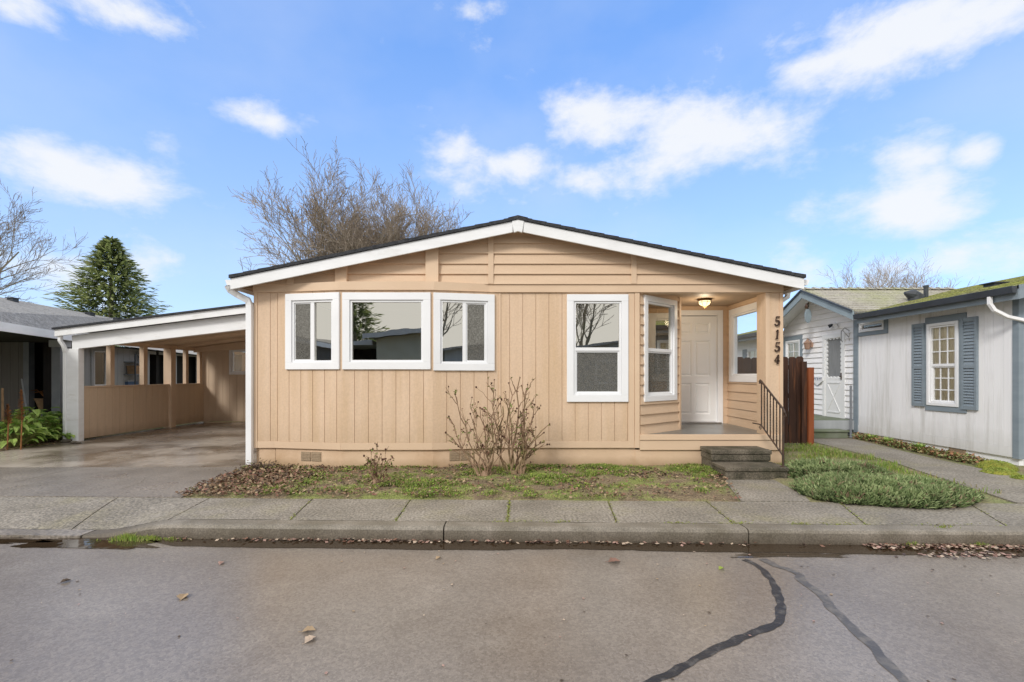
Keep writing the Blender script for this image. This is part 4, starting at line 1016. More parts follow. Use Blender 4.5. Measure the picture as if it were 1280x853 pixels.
# cross gable over the entry
GA, GAZ = 11.70, 3.47; GF = 2.72
mb = MB()
for yf in (yg0, yg1):
    s = (GAZ - GF) / abs(GA - yf); n = 12
    for k in range(n):
        ya_, yb_ = yf + (GA - yf) * k / n, yf + (GA - yf) * (k + 1) / n; z0, z1 = GF + (GAZ - GF) * k / n, GF + (GAZ - GF) * (k + 1) / n
        q = [(7.12, ya_, z0 + .012), (11, ya_, z0 + .012), (11, yb_, z1), (7.12, yb_, z1)]
        q2 = [(a, b, c - .05) for a, b, c in q]; mb.hexa(q2 + q)
mb.build('gable_roof', M['nroof'], NH)
mb = MB()
for yf in (yg0, yg1):
    q = [(7.13, yf, GF - .052), (7.63, yf, GF - .052), (7.63, GA, GAZ - .054), (7.13, GA, GAZ - .054)]
    mb.face(q)
mb.build('gable_soffit', M['nlap'], NH)
mb = MB()
for k in range(17):
    x = 7.15 + k * .22; mb.hexa([(x, GA - .12, GAZ - .01), (x + .2, GA - .12, GAZ - .02), (x + .2, GA + .12, GAZ - .02), (x, GA + .12, GAZ - .01), (x, GA - .04, GAZ + .055), (x + .2, GA - .04, GAZ + .015), (x + .2, GA + .04, GAZ + .015), (x, GA + .04, GAZ + .055)])
mb.build('ridge_vent', M['nroof'], NH)
frG = Fr((7.10, 0, 0), (0, -1, 0), (-1, 0, 0))
mb = MB()
for yf in (yg0, yg1): mb.prism([(-GA, GAZ - .02), (-yf, GF - .02), (-yf, GF - .21), (-GA, GAZ - .21)], frG, 0, -.03)
mb.build('rake_board', M['bluefas'], NH)
mb = MB()
for yf in (yg0, yg1): mb.prism([(-GA, GAZ - .005), (-yf, GF + .0), (-yf, GF - .04), (-GA, GAZ - .045)], Fr((7.068, 0, 0), (0, -1, 0), (-1, 0, 0)), .005, -.02)
mb.build('drip_edge', M['gutter'], NH)
GX = 7.62
frL = Fr((GX, 17, 0), (0, -1, 0), (-1, 0, 0))
def uL(px): return 17 - yN(px, GX)
d0, d1 = uL(1029.5), uL(1057.5); dz1 = 2.33
w0, w1 = uL(983), uL(1001); q0, q1 = uL(935), uL(950)
mb = MB()
hl = [(d0 + .02, d1 - .02, .3, dz1 - .02), (w0 + .02, w1 - .02, 1.22, 2.28), (q0 + .02, q1 - .02, 1.22, 2.2)]
sg = (GAZ - GF) / (GA - yg0)
laps(mb, frL, 0, 17 - 10.40, .1, 2.60, h=.13, holes=hl, proud=.028)
laps(mb, frL, 17 - yg1, 17 - yg0, 2.60, 3.5, h=.13, clips=[(sg, -1, 3.40 - sg * (17 - GA)), (-sg, -1, 3.40 + sg * (17 - GA))][::1], proud=.028)
mb.build('entry_wall', M['nlap'], NH)
window(NH, frL, w0, w1, 1.20, 2.30, 'hung', trim=.05, grid=(2, 2), glassm=M['glass_dim'], blind=[(w0, w1, 1.25, 2.25)])
mb = MB(); mb.fbox(frL, w0 - .08, w1 + .11, 2.303, 2.42, -.02, .03); mb.fbox(frL, w1 + .003, w1 + .11, 1.2, 2.302, -.02, .03); mb.fbox(frL, w0 - .1, w0 - .003, 1.2, 2.302, -.02, .03); mb.build('window_surround', M['blue'], NH)
window(NH, frL, q0, q1, 1.20, 2.2, 'hung', trim=.05, grid=(2, 2), glassm=M['glass_dim'], blind=[(q0, q1, 1.25, 2.15)])
mb = MB(); mb.fbox(frL, q0 - .32, q0 - .03, 1.2, 2.2, -.02, .03); mb.fbox(frL, q1 + .03, q1 + .32, 1.2, 2.2, -.02, .03); [m.build1('shutter', M['blue'], NH) for m in mb.islands()]
# entry screen door with scalloped light and cross buck
dr = MB(); dr.fbox(frL, d0, d0 + .09, .33, dz1, -.04, .035); dr.fbox(frL, d1 - .09, d1, .33, dz1, -.04, .035); dr.fbox(frL, d0 + .09, d1 - .09, dz1 - .10, dz1, -.04, .035)
a, b = d0 + .09, d1 - .09; mid = 1.28
dr.fbox(frL, a, b, .33, mid, -.03, .02); dr.fbox(frL, a, a + .04, mid, dz1 - .1, -.03, .02); dr.fbox(frL, b - .04, b, mid, dz1 - .1, -.03, .02)
for k in range(9):
    z = mid + .04 + k * .1
    for x, s in ((a + .04, 1), (b - .04, -1)): dr.prism([(x, z - .05), (x + s * .03, z - .02), (x + s * .03, z + .02), (x, z + .05)], frL, .019, -.02)
for k in range(5):
    x = a + .06 + k * (b - a - .12) / 4
    dr.prism([(x - .05, mid), (x + .05, mid), (x + .02, mid + .035), (x - .02, mid + .035)], frL, .018, -.02); dr.prism([(x - .05, dz1 - .1), (x + .05, dz1 - .1), (x + .02, dz1 - .135), (x - .02, dz1 - .135)], frL, .018, -.02)
xa, xc, z0, z1 = a + .08, b - .08, .48, 1.15
dr.fbox(frL, xa, xc, z0 - .03, z0, .0, .032); dr.fbox(frL, xa, xc, z1, z1 + .03, .0, .032)
for p, q in (((xa, z0), (xc, z1)), ((xa, z1), (xc, z0))):
    w = .018; dr.prism([(p[0], p[1] - w), (q[0], q[1] - w), (q[0], q[1] + w), (p[0], p[1] + w)], frL, .030 if p[1] == z0 else .031, 0)
dro = dr.build('screen_door', M['door'], NH)
mb = MB(); mb.face([frL.p(a, mid, -.01), frL.p(b, mid, -.01), frL.p(b, dz1 - .1, -.01), frL.p(a, dz1 - .1, -.01)]); mb.build('door_curtain', M['curtaingrey'], dro)
mb = MB(); mb.fbox(frL, b - .03, b - .005, 1.30, 1.33, .02, .07); mb.fbox(frL, b - .03, b - .015, 1.24, 1.40, .02, .045); mb.build('door_handle', M['iron'], dro)
# roof fittings
for px, py, w in ((1143, 372, .16), (1157.5, 372, .06)):
    yy = 10.6; x = X_(px, yy); z = EZ + (x - EX) * (RZ - EZ) / (RX - EX); mb = MB()
    if w > .1: mb.tube([(x - .22, yy, z + .16), (x - .06, yy, z + .13), (x + .1, yy, z + .02)], [.03, .12, .13], 10); mb.lathe((x + .02, yy, z - .03), [(.14, 0), (.13, .16), (.05, .2)], 12)
    else: mb.lathe((x, yy, z - .03), [(.045, 0), (.045, .26), (.055, .26), (.055, .30)], 10)
    mb.build('roof_vent', M['gutter'], NH)
yy = 8.4; x = X_(1243, yy); z = EZ + (x - EX) * (RZ - EZ) / (RX - EX); mb = MB(); mb.box(x - .10, x + .10, yy - .10, yy + .10, z - .03, z + .035); mb.box(x - .15, x + .14, yy - .13, yy + .13, z + .035, z + .05); mb.build('roof_vent', M['gutter'], NH)
mb = MB(); mb.box(NX + .15, 13, 7.3, 7.5, -.1, .1)
# entry deck, steps, post
nd_ = empty('entry_deck', (7.0, 11.2, 0), 'low grey deck with mossy boards below the white cross-buck door', 'deck')
mb = MB(); 
for k in range(17): mb.box(6.42, GX - .03, 10.46 + k * .15, 10.46 + k * .15 + .143, .315, .345)
mb.build('deck_boards', M['greenstep'], nd_)
mb = MB(); mb.box(6.40, GX - .03, 10.42, 10.455, .14, .343); mb.box(6.385, 6.415, 10.456, 13.0, .14, .343); mb.build('rim_joist', M['lpale'], nd_)
mb = MB()
for x in (6.46, 7.45):
    for y in (10.5, 12.9): mb.box(x, x + .09, y, y + .09, 0, .314)
mb.build('deck_post', M['lpost'], nd_)
ns = empty('deck_step', (6.6, 10.1, 0), 'mossy low wooden step in front of the neighbouring entry deck', 'step')
mb = MB(); mb.box(6.25, 7.12, 10.05, 10.40, .13, .165); mb.build('tread', M['greenstep'], ns, bevel=.004)
mb = MB(); mb.box(6.27, 7.10, 10.08, 10.39, 0, .129); mb.build('riser', M['greenstep'], ns)
gp_ = MB(); xg, yg = X_(1063.5, 10.2), 10.2; gp_.tube([(xg, yg, 0), (xg, yg, Z_(484, 10.2))], .022, 8); gp_.lathe((xg, yg, Z_(484, 10.2)), [(.022, 0), (.026, .01), (.01, .03)], 8)
gp_.lathe((xg, yg, 0), [(.05, 0), (.05, .01), (.02, .02)], 8)
tag(gp_.build('handrail_post', M['lpost']), 'thin grey metal post standing at the corner of the entry deck', 'post')
# lantern, plaque, bracket, sign on the neighbour
lz = 2.12; ly = yN(1016, GX); lt = empty('wall_lantern', (GX - .02, ly, lz - .15), 'copper-coloured lantern on the white lap wall beside the screen door', 'lantern')
mb = MB(); mb.lathe((GX - .14, ly, lz - .12), [(.035, 0), (.06, .02), (.08, .16), (.095, .17), (.03, .24), (.008, .28)], 8); mb.build('lantern_body', M['copper'], lt)
mb = MB(); mb.tube([(GX - .01, ly, lz), (GX - .06, ly, lz + .12), (GX - .14, ly, lz + .16)], .012, 6); mb.lathe((GX - .022, ly, lz - .06), [(.05, 0), (.05, .12)], 10); mb.build('bracket', M['copper'], lt)
py_ = 11.62; pz = Z_(395, py_); px_ = X_(1010, py_)
pq = empty('hanging_plaque', (px_, py_, pz - .18), 'blue oval plaque hanging under the peak of the neighbouring gable', 'plaque')
mb = MB(); mb.prism([(px_ + .085 * math.cos(a), pz + .175 * math.sin(a) * (1 if math.sin(a) > 0 else 1.0)) for a in [k * math.pi / 12 for k in range(24)]], Fr((0, py_, 0), (1, 0, 0), (0, -1, 0)), .012, -.012); mb.build('board', M['bluefas'], pq, bevel=.004)
mb = MB(); mb.tube([(px_, py_, pz + .17), (px_ - .03, py_, pz + .27), (px_ + .03, py_, pz + .33)], .018, 6); mb.lathe((px_ - .03, py_, pz + .18), [(.03, 0), (.05, .05), (.03, .12)], 8); mb.build('lamp_bracket', M['iron'], pq)
cam_ = empty('floodlight', (GX - .03, yN(1046, GX), 2.5), 'small white twin floodlight high on the wall beside the gutter end', 'floodlight')
fy = yN(1046, GX); fz = zN(405.5, 1046, GX); cam_.location = (GX - .03, fy, fz - .05)
mb = MB(); mb.lathe((GX - .03, fy, fz), [(.04, 0), (.045, .02)], 8, ax=Vector((-1, 0, 0))); mb.build('mount', M['white'], cam_)
for s in (-1, 1):
    mb = MB(); mb.lathe((GX - .05, fy + s * .06, fz), [(.02, 0), (.04, .06), (.045, .10)], 8, ax=Vector((-.7, s * .5, -.4)).normalized()); mb.build('lamp_head', M['gutter'] if s > 0 else M['white'], cam_)
hk = MB(); hy = yN(1062.5, GX)
hk.tube([(GX - .01, hy, 2.12), (GX - .02, hy, 2.36), (GX - .12, hy, 2.42), (GX - .2, hy, 2.34)], .012, 5); hk.tube([(GX - .02, hy, 2.2), (GX - .16, hy, 2.36)], .008, 5); hk.tube([(GX - .2, hy, 2.34), (GX - .2, hy, 2.15), (GX - .17, hy, 2.1)], .009, 5)
tag(hk.build('plant_hook', M['metal']), 'pale metal hanging-plant hook on the wall right of the screen door', 'hook')
sgn = empty('welcome_sign', (GX - .03, yN(1024, GX), 1.25), 'small white sign with blue lettering left of the screen door', 'sign')
sy = yN(1024, GX); sz = zN(475, 1024, GX); mb = MB(); frS = Fr((GX - .045, sy, sz), (0, -1, 0), (-1, 0, 0))
mb.prism([(-.22, -.02), (.0, -.14), (.22, -.02), (.22, .08), (-.22, .08)], frS, .01, -.01); mb.build('board', M['white'], sgn)
mb = MB()
for k in range(6): x = -.18 + k * .065; mb.prism(rectp(x, x + .012, -.01, .06), frS, .016, .005); mb.prism(rectp(x + .012, x + .04, .02 + .012 * (k % 3), .032 + .012 * (k % 3)), frS, .016, .005)
mb.build('lettering', M['signblue'], sgn)

# ================================================================== FENCE
fn = empty('fence', (4.7, 9.1, 0), 'dark stained dog-eared board fence between the two houses', 'fence')
x = 3.98; FY = 9.10; k = 0
while x < 5.52:
    w = .136; top_ = EYE + (HY - 446.5) / 64.8 + U(-.01, .012); mb = MB()
    p = [(x, .03), (x + w, .03), (x + w, top_ - .03), (x + w - .03, top_), (x + .03, top_), (x, top_ - .03)]
    mb.prism(p, Fr((0, FY + U(-.006, .006), 0), (1, 0, 0), (0, -1, 0)), .0, -.018); mb.build('board', M['fence'], fn); x += w + .008; k += 1
mb = MB()
for z in (.3, .9, 1.45): mb.box(3.97, 5.6, FY + .03, FY + .07, z, z + .09)
mb.build('rail', M['fence'], fn)
mb = MB(); xp = X_(1010, 9.0); mb.box(xp, xp + .105, 8.98, 9.08, 0, Z_(459.5, 9.0)); mb.build('fence_post', M['cedar'], fn, bevel=.004)
mb = MB(); mb.box(xp - .10, xp - .004, 9.02, 9.09, 0, Z_(452, 9.0)); mb.build('gate_post', M['fence'], fn, bevel=.004)

# ================================================================== NEIGHBOUR ON THE LEFT
LH = empty('manufactured_house', (-12, 11, 0), 'dark grey neighbouring house with grey shingle roof and cluttered open carport', 'house')
A = Vector((-9.19, 8.42, 2.30)); B = Vector((-10.10, 10.6, 2.30)); dA = (B - A)
A0 = A - dA * .8; Bx = B + dA * .12; C_ = Vector((-10.75, 18, 2.12))
R0 = Vector((-11.75, 8.2, 3.22)); R1 = Vector((-13.2, 15.5, 3.22)); R2 = Vector((-13.4, 18, 3.2))
mb = MB()
mb.face([A0, Bx, R1, R0]); mb.face([Bx, C_, R2, R1]); mb.face([R0, R1, (-18, 16, 1.9), (-17, 7, 1.9)])
mb.build('roof', M['lroof'], LH)
mb = MB(); 
for p, q, h in ((A0, Bx, .17), (Bx, C_, .15)):
    n_ = Vector(((q - p).y, -(q - p).x, 0)).normalized() * .03
    mb.hexa([p - UP * h, q - UP * h, q - UP * h + n_, p - UP * h + n_, p - UP * .005, q - UP * .005, q - UP * .005 + n_, p - UP * .005 + n_])
mb.build('fascia', M['fascia'], LH)
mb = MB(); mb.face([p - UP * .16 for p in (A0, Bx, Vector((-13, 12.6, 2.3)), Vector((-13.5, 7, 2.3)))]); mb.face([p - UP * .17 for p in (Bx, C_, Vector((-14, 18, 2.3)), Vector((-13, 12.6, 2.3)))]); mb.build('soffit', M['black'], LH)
# walls under it
WY = 11.4
mb = MB(); planks(mb, Fr((0, WY, 0), (1, 0, 0), (0, -1, 0)), -17, X_(31, WY), 0, 2.3, [-17 + .2 * k for k in range(1, 40)]); mb.build('front_wall', M['lwall'], LH)
mb = MB(); mb.box(X_(31, WY) + .003, X_(38, WY), WY - .04, WY + .1, 0, 2.2); mb.build('corner_board', M['lpost'], LH)
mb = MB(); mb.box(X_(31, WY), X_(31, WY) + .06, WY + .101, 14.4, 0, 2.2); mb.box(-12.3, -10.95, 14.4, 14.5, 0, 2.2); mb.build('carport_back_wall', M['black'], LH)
for (px, yy, w, z1) in ((75, 10.75, .10, 2.14),):
    x = X_(px, yy); mb = MB(); mb.box(x - w, x + w, yy - w, yy + w, 0, 1.98); mb.build('post', M['lpost'], LH, bevel=.005); mb = MB(); mb.box(x - .14, x + .14, yy - .12, yy + .12, 1.982, 2.135); mb.build('post_cap', M['lpale'], LH)
# side wall seen through our carport
LX = -10.95
frLW = Fr((LX, 12.0, 0), (0, 1, 0), (1, 0, 0))
def yL(px): return -LX * F_PX / (VX - px)
def uLW(px): return yL(px) - 12.0
mb = MB(); hs = [(uLW(112.5) + .02, uLW(137) - .02, .1, 2.08), (uLW(187), uLW(211), .2, 1.98), (uLW(221), uLW(247), .2, 1.98)]
planks(mb, frLW, uLW(104), 6, 0, 2.12, [.2 * k for k in range(1, 40)], holes=hs); mb.build('side_wall', M['lpale'], LH)
mb = MB(); mb.face([(LX - .25, 11.2, 0), (LX - .25, 18, 0), (LX - .25, 18, 2.1), (LX - .25, 11.2, 2.1)]); mb.build('painted_shade', M['black'], LH)  # black sheet paints the shade seen through the wall openings
window(LH, frLW, uLW(113), uLW(136.5), .12, 2.07, 'hung', trim=.09, glassm=M['glass_dim'], trimm=M['lpale'], name='storm_door')
downspout(LH, [(LX + .1, yL(174) - .12, 2.0), (LX + .1, yL(174), 1.9), (LX + .05, yL(174), 1.7), (LX + .05, yL(174), .05)], w=.05, h=.06)
for px, py, s in ((20, 377, .07), (97, 388, .08), (150, 394, .07)):
    rr = R0 + (R1 - R0) * {20: .44, 97: .80, 150: .97}[px]; rr = rr + Vector((.35, -.1, -.06)); mb = MB()
    mb.box(rr.x - s, rr.x + s, rr.y - s, rr.y + s, rr.z - .1, rr.z + .02); mb.box(rr.x - s * 1.3, rr.x + s * 1.3, rr.y - s * 1.3, rr.y + s * 1.3, rr.z + .02, rr.z + .04); mb.build('roof_vent', M['gutter'], LH)
# clutter in the open carport
sx0, sx1, syy = -11.75, -10.62, 13.2
shf = empty('storage_shelf', (sx0, syy, 0), 'black metal shelving rack standing in the dark open carport', 'shelf')
for x in (sx0, sx1 - .03):
    for y in (syy, syy + .4): mb = MB(); mb.box(x, x + .03, y, y + .03, 0, 1.95); mb.build('upright', M['gutter'], shf)
shelfz = (.45, .95, 1.35, 1.7)
for z in shelfz: mb = MB(); mb.box(sx0 + .031, sx1 - .031, syy, syy + .43, z, z + .03); mb.build('shelf_board', M['lpost'], shf)
items = [('storage_bin', 'red', 'red plastic bin on the third level of the dark carport shelf', 'bin', -11.45, 1.38, .22, .20),
         ('cardboard_box', 'cardboard', 'brown cardboard box on the top level of the carport shelf', 'box', -11.5, 1.73, .26, .16),
         ('paint_bucket', 'cream', 'cream bucket on the top level of the carport shelf', 'bucket', -11.1, 1.73, .16, .19),
         ('storage_bin', 'cream', 'cream plastic bin beside the red bin on the carport shelf', 'bin', -11.1, 1.38, .24, .19),
         ('paint_bucket', 'orange', 'orange bucket on the second level of the carport shelf', 'bucket', -11.35, .98, .2, .22),
         ('storage_bin', 'bluebox', 'blue bin right of the orange bucket on the carport shelf', 'bin', -11.0, .98, .26, .22),
         ('cardboard_box', 'wood', 'pale box at the right end of the carport shelf', 'box', -10.78, 1.38, .2, .24),
         ('storage_bin', 'lpale', 'grey bin on the lowest level of the carport shelf', 'bin', -11.2, .48, .4, .26)]
for nme, mt, lab, cat, x, z, w, h in items:
    e = empty(nme, (x, syy + .2, z), lab, cat); mb = MB()
    if 'bucket' in nme:
        mb.lathe((x, syy + .2, z), [(w * .42, 0), (w * .5, h * .92), (w * .54, h * .93), (w * .54, h)], 14); mb.build('body', M[mt], e)
        mb = MB(); mb.tube([(x - w * .54, syy + .2, z + h * .9), (x - w * .4, syy + .1, z + h * .6), (x + w * .4, syy + .1, z + h * .6), (x + w * .54, syy + .2, z + h * .9)], .006, 5); mb.build('handle', M['metal'], e)
    else:
        p = [(x - w / 2, syy + .05, z), (x + w / 2, syy + .05, z), (x + w / 2, syy + .36, z), (x - w / 2, syy + .36, z)]
        g = .015; q = [(x - w / 2 - g, syy + .05 - g, z + h * .86), (x + w / 2 + g, syy + .05 - g, z + h * .86), (x + w / 2 + g, syy + .36 + g, z + h * .86), (x - w / 2 - g, syy + .36 + g, z + h * .86)]
        mb.hexa(p + q); mb.build('body', M[mt], e); mb = MB(); mb.box(x - w / 2 - .025, x + w / 2 + .025, syy + .025, syy + .385, z + h * .861, z + h); mb.build('lid', M['lpale'] if 'bin' in nme else M[mt], e, bevel=.006)
for k, (px, yy, r, hh) in enumerate(((48, 11.9, .16, .3), (57, 11.6, .19, .26), (66, 12.0, .15, .34))):
    x = X_(px, yy); labs = ('small clay plant pot at the left in the dark carport', 'widest clay plant pot on the carport floor', 'tallest clay plant pot beside the slate post')[k]
    e = empty('plant_pot', (x, yy, 0), labs, 'plant pot'); mb = MB(); mb.lathe((x, yy, .52), [(r * .65, 0), (r, hh * .85), (r * 1.12, hh * .86), (r * 1.12, hh), (r * .95, hh)], 14); mb.build('pot', M[('stalk', 'wood', 'cardboard')[k]], e)
    mb = MB()
    for q in range(14): a = U(0, 6.28); l = U(.15, .3); mb.tube([(x, yy, .52 + hh), (x + .5 * l * math.cos(a), yy + .5 * l * math.sin(a), .52 + hh + l * .7), (x + l * math.cos(a), yy + l * math.sin(a), .52 + hh + l * .6)], [.012, .012, .003], 4)
    mb.build('dry_stems', M['stalk'], e)
tb = empty('potting_bench', (-10.9, 11.8, 0), 'dark low bench holding plant pots in the open carport', 'bench')
mb = MB(); mb.box(-11.5, -10.35, 11.4, 12.2, .47, .515); mb.build('bench_top', M['lpost'], tb)
for x in (-11.48, -10.43):
    for y in (11.42, 12.12): mb = MB(); mb.box(x, x + .06, y, y + .06, 0, .469); mb.build('leg', M['lpost'], tb)
yy = 10.3; tl = empty('garden_tool', (X_(33, yy), yy, 0), 'long-handled garden tool leaning by the dark grey wall', 'garden tool')
mb = MB(); mb.tube([(X_(36, yy), yy, .3), (X_(27, yy + .6), yy + .6, Z_(474, yy + .6))], .013, 6); mb.build('handle', M['lpale'], tl)
mb = MB(); mb.box(X_(36, yy) - .09, X_(36, yy) + .09, yy - .02, yy + .01, .06, .32); mb.build('blade', M['metal'], tl)

# ================================================================== HOUSES ACROSS THE STREET (seen mirrored in the panes)
OH = empty('opposite_house', (-3, -7.6, 0), 'pale green-grey gabled house across the street, mirrored in the front windows', 'house')
FO = Fr((0, -7.6, 0), (1, 0, 0), (0, 1, 0))
mb = MB(); mb.prism([(-6.2, 0), (1.5, 0), (1.5, 2.9), (-3.2, 3.4), (-6.2, 3.0)], FO, 0, -6); mb.build('wall', M['opp'], OH)
mb = MB()
for a, b in ((-3.2, -6.7), (-3.2, 2)):
    za_, zb_ = 3.55, 3.55 - .11 * abs(b - a); mb.prism([(a, za_), (b, zb_), (b, zb_ - .1), (a, za_ - .1)], Fr((0, -7.1, 0), (1, 0, 0), (0, 1, 0)), 0, -7)
mb.build('roof', M['lroof'], OH)
mb = MB()
for a, b in ((-3.2, -6.7), (-3.2, 2)):
    za_, zb_ = 3.52, 3.52 - .11 * abs(b - a); mb.prism([(a, za_), (b, zb_), (b, zb_ - .2), (a, za_ - .2)], Fr((0, -7.07, 0), (1, 0, 0), (0, 1, 0)), .02, -.02)
mb.build('fascia', M['lpale'], OH)
for x0, x1 in ((-3.6, -2.2), (-.8, .8)): window(OH, FO, x0, x1, .9, 2.3, 'slider', glassm=M['glass_dim'])
mb = MB(); mb.box(-12.5, -6.72, -12, -8.6, 2.75, 3.0); mb.box(-12.4, -12.2, -8.9, -8.7, 0, 2.75); mb.build('carport_roof', M['lpale'], OH)
mb = MB(); mb.box(-12.4, -6.3, -12.1, -12, 0, 2.8); mb.build('carport_wall', M['black'], OH)
OK_ = empty('opposite_house', (9, -7.6, 0), 'grey low house across the street to the right, mirrored in the porch-side panes', 'house')
mb = MB(); mb.prism([(2.6, 0), (12, 0), (12, 2.5), (7.3, 3.2), (2.6, 2.5)], FO, 0, -6); mb.build('wall', M['lpale'], OK_)
mb = MB()
for a, b in ((7.3, 2.2), (7.3, 12.4)):
    za_, zb_ = 3.3, 3.3 - .15 * abs(b - a); mb.prism([(a, za_), (b, zb_), (b, zb_ - .1), (a, za_ - .1)], Fr((0, -7.1, 0), (1, 0, 0), (0, 1, 0)), 0, -7)
mb.build('roof', M['lroof'], OK_)
window(OK_, FO, 3.6, 5.0, .9, 2.1, 'slider', glassm=M['glass_dim']); window(OK_, FO, 8, 9.6, .9, 2.1, 'slider', glassm=M['glass_dim'])
OL = empty('opposite_house', (-17, -7.6, 0), 'grey white-edged gabled house across the street, mirrored in the left bay window', 'house')
mb = MB(); mb.prism([(-22, 0), (-13.2, 0), (-13.2, 2.5), (-17.6, 3.3), (-22, 2.5)], FO, 0, -6); mb.build('wall', M['lwall'], OL)
for mt, z_, h_, y_, d_ in (('lroof', 3.42, .1, -7.1, -7), ('fascia', 3.38, .2, -7.07, -.02)):
    for a, b in ((-17.6, -22.6), (-17.6, -12.6)):
        zb_ = z_ - .175 * abs(b - a); mb = MB(); mb.prism([(a, z_), (b, zb_), (b, zb_ - h_), (a, z_ - h_)], Fr((0, y_, 0), (1, 0, 0), (0, 1, 0)), .02 if mt == 'fascia' else 0, d_)
        mb.build('roof' if mt == 'lroof' else 'rake_board', M[mt], OL)
window(OL, FO, -19, -17.6, .9, 2.1, 'slider', glassm=M['glass_dim'])

# ================================================================== VEGETATION
def leafquad(mb, c, n, s, l, mi=0, d=None):
    """leaf: two triangles folded along its length"""
    d = d if d is not None else Vector((U(-1, 1), U(-1, 1), U(-1, 1)))
    d = (d - n * d.dot(n)); d = d.normalized() if d.length > 1e-4 else n.orthogonal()
    w = n.cross(d).normalized()
    mb.face([c, c + d * l * .5 + w * s, c + d * l, c + d * l * .5 - w * s], mi)
def bare_tree(name, base, height, spread, stems, label, seed, trunk_h=1.5, r0=.16, levels=4, group=None, lean=(0, 0), mind=.010, kids=(5, 6, 6, 5), up=.35):
    rnd = random.Random(seed); base = Vector(base)
    e = empty(name, base, label, 'tree', group); tr = MB(); tw = MB()
    def rv(): return Vector((rnd.gauss(0, 1), rnd.gauss(0, 1), rnd.gauss(0, 1)))
    def grow(p, d, L_, r, lev):
        n = 5 if lev < 2 else (4 if lev < 3 else 3); pts = [p]; rad = [r]; dirs = [d]
        for i in range(n):
            d = (d + rv() * (.045 + .03 * lev) + UP * up * (.10 if lev else .03)).normalized(); p = p + d * L_ / n; pts.append(p); dirs.append(d)
            rad.append(max(mind * .55, r * (1 - .72 * (i + 1) / n)))
        (tr if lev < 2 else tw).tube(pts, rad, 6 if lev < 2 else 3, cap=False)
        if lev >= levels: return
        k = kids[min(lev, len(kids) - 1)]
        for j in range(k):
            t = .22 + .78 * (j + rnd.random()) / k; i = min(int(t * n), n - 1); f = t * n - i
            q = pts[i].lerp(pts[i + 1], min(1, f)); dd = dirs[min(i + 1, n)]
            side = rv(); side = (side - dd * side.dot(dd)).normalized()
            nd_ = (dd * rnd.uniform(.75, 1.1) + side * rnd.uniform(.45, .8) + UP * .12).normalized()
            grow(q, nd_, L_ * rnd.uniform(.42, .66) * (1.05 - .25 * t), max(mind * .6, rad[i] * rnd.uniform(.42, .6)), lev + 1)
    p0 = base.copy(); tr.tube([p0, p0 + Vector((0, 0, trunk_h * .5)), p0 + Vector((lean[0] * .1, lean[1] * .1, trunk_h))], [r0 * 1.6, r0 * 1.2, r0 * 1.15], 9)
    top = p0 + Vector((lean[0] * .1, lean[1] * .1, trunk_h - .05))
    for k in range(stems):
        a = 2 * math.pi * k / stems + rnd.uniform(-.3, .3); s = spread * rnd.uniform(.5, 1.1)
        if k == 0: s *= .25
        d = Vector((math.cos(a) * s + lean[0] * .08, math.sin(a) * s, 1)).normalized()
        grow(top, d, (height - trunk_h) * rnd.uniform(.66, .82), r0 * rnd.uniform(.6, .8), 0)
    tr.build('trunk', M['bark'], e, smooth=True); tw.build('crown', M['twig'], e)
    return e
yt = 21
bare_tree('bare_tree', (X_(455, yt), yt, 0), 8.6, .56, 12, 'wide many-stemmed leafless tree behind the left half of the gable', 44, trunk_h=1.6, r0=.17, kids=(10, 7, 5, 3), mind=.0125, levels=4)
yt = 23
bare_tree('bare_tree', (X_(503, yt), yt, 0), 9.3, .56, 9, 'leafless tree with mossy limbs just left of the house ridge', 23, trunk_h=2.0, r0=.18, kids=(10, 7, 5, 3), mind=.0125, levels=4)
yt = 22
bare_tree('bare_tree', (X_(-105, yt), yt, 0), 10.4, .66, 9, 'leafless tree reaching into the frame at the far left', 5, trunk_h=2.5, r0=.17, kids=(8, 6, 4, 3), mind=.013, levels=4)
for px, yy, hh, sd, lab in ((1084, 34, 9.0, 3, 'leftmost small bare tree behind the neighbouring roof ridge'), (1103, 36, 10.0, 4, 'thick-stemmed bare tree behind the neighbouring roof ridge'),
                            (1134, 35, 9.0, 6, 'bushy bare tree behind the neighbouring roof vents'), (1172, 37, 8.6, 8, 'rightmost bare tree behind the mossy roof')):
    bare_tree('bare_tree', (X_(px, yy), yy, 0), hh, .42, 5, lab, sd, trunk_h=3, r0=.10, kids=(6, 6, 5, 3), mind=.012, levels=3)

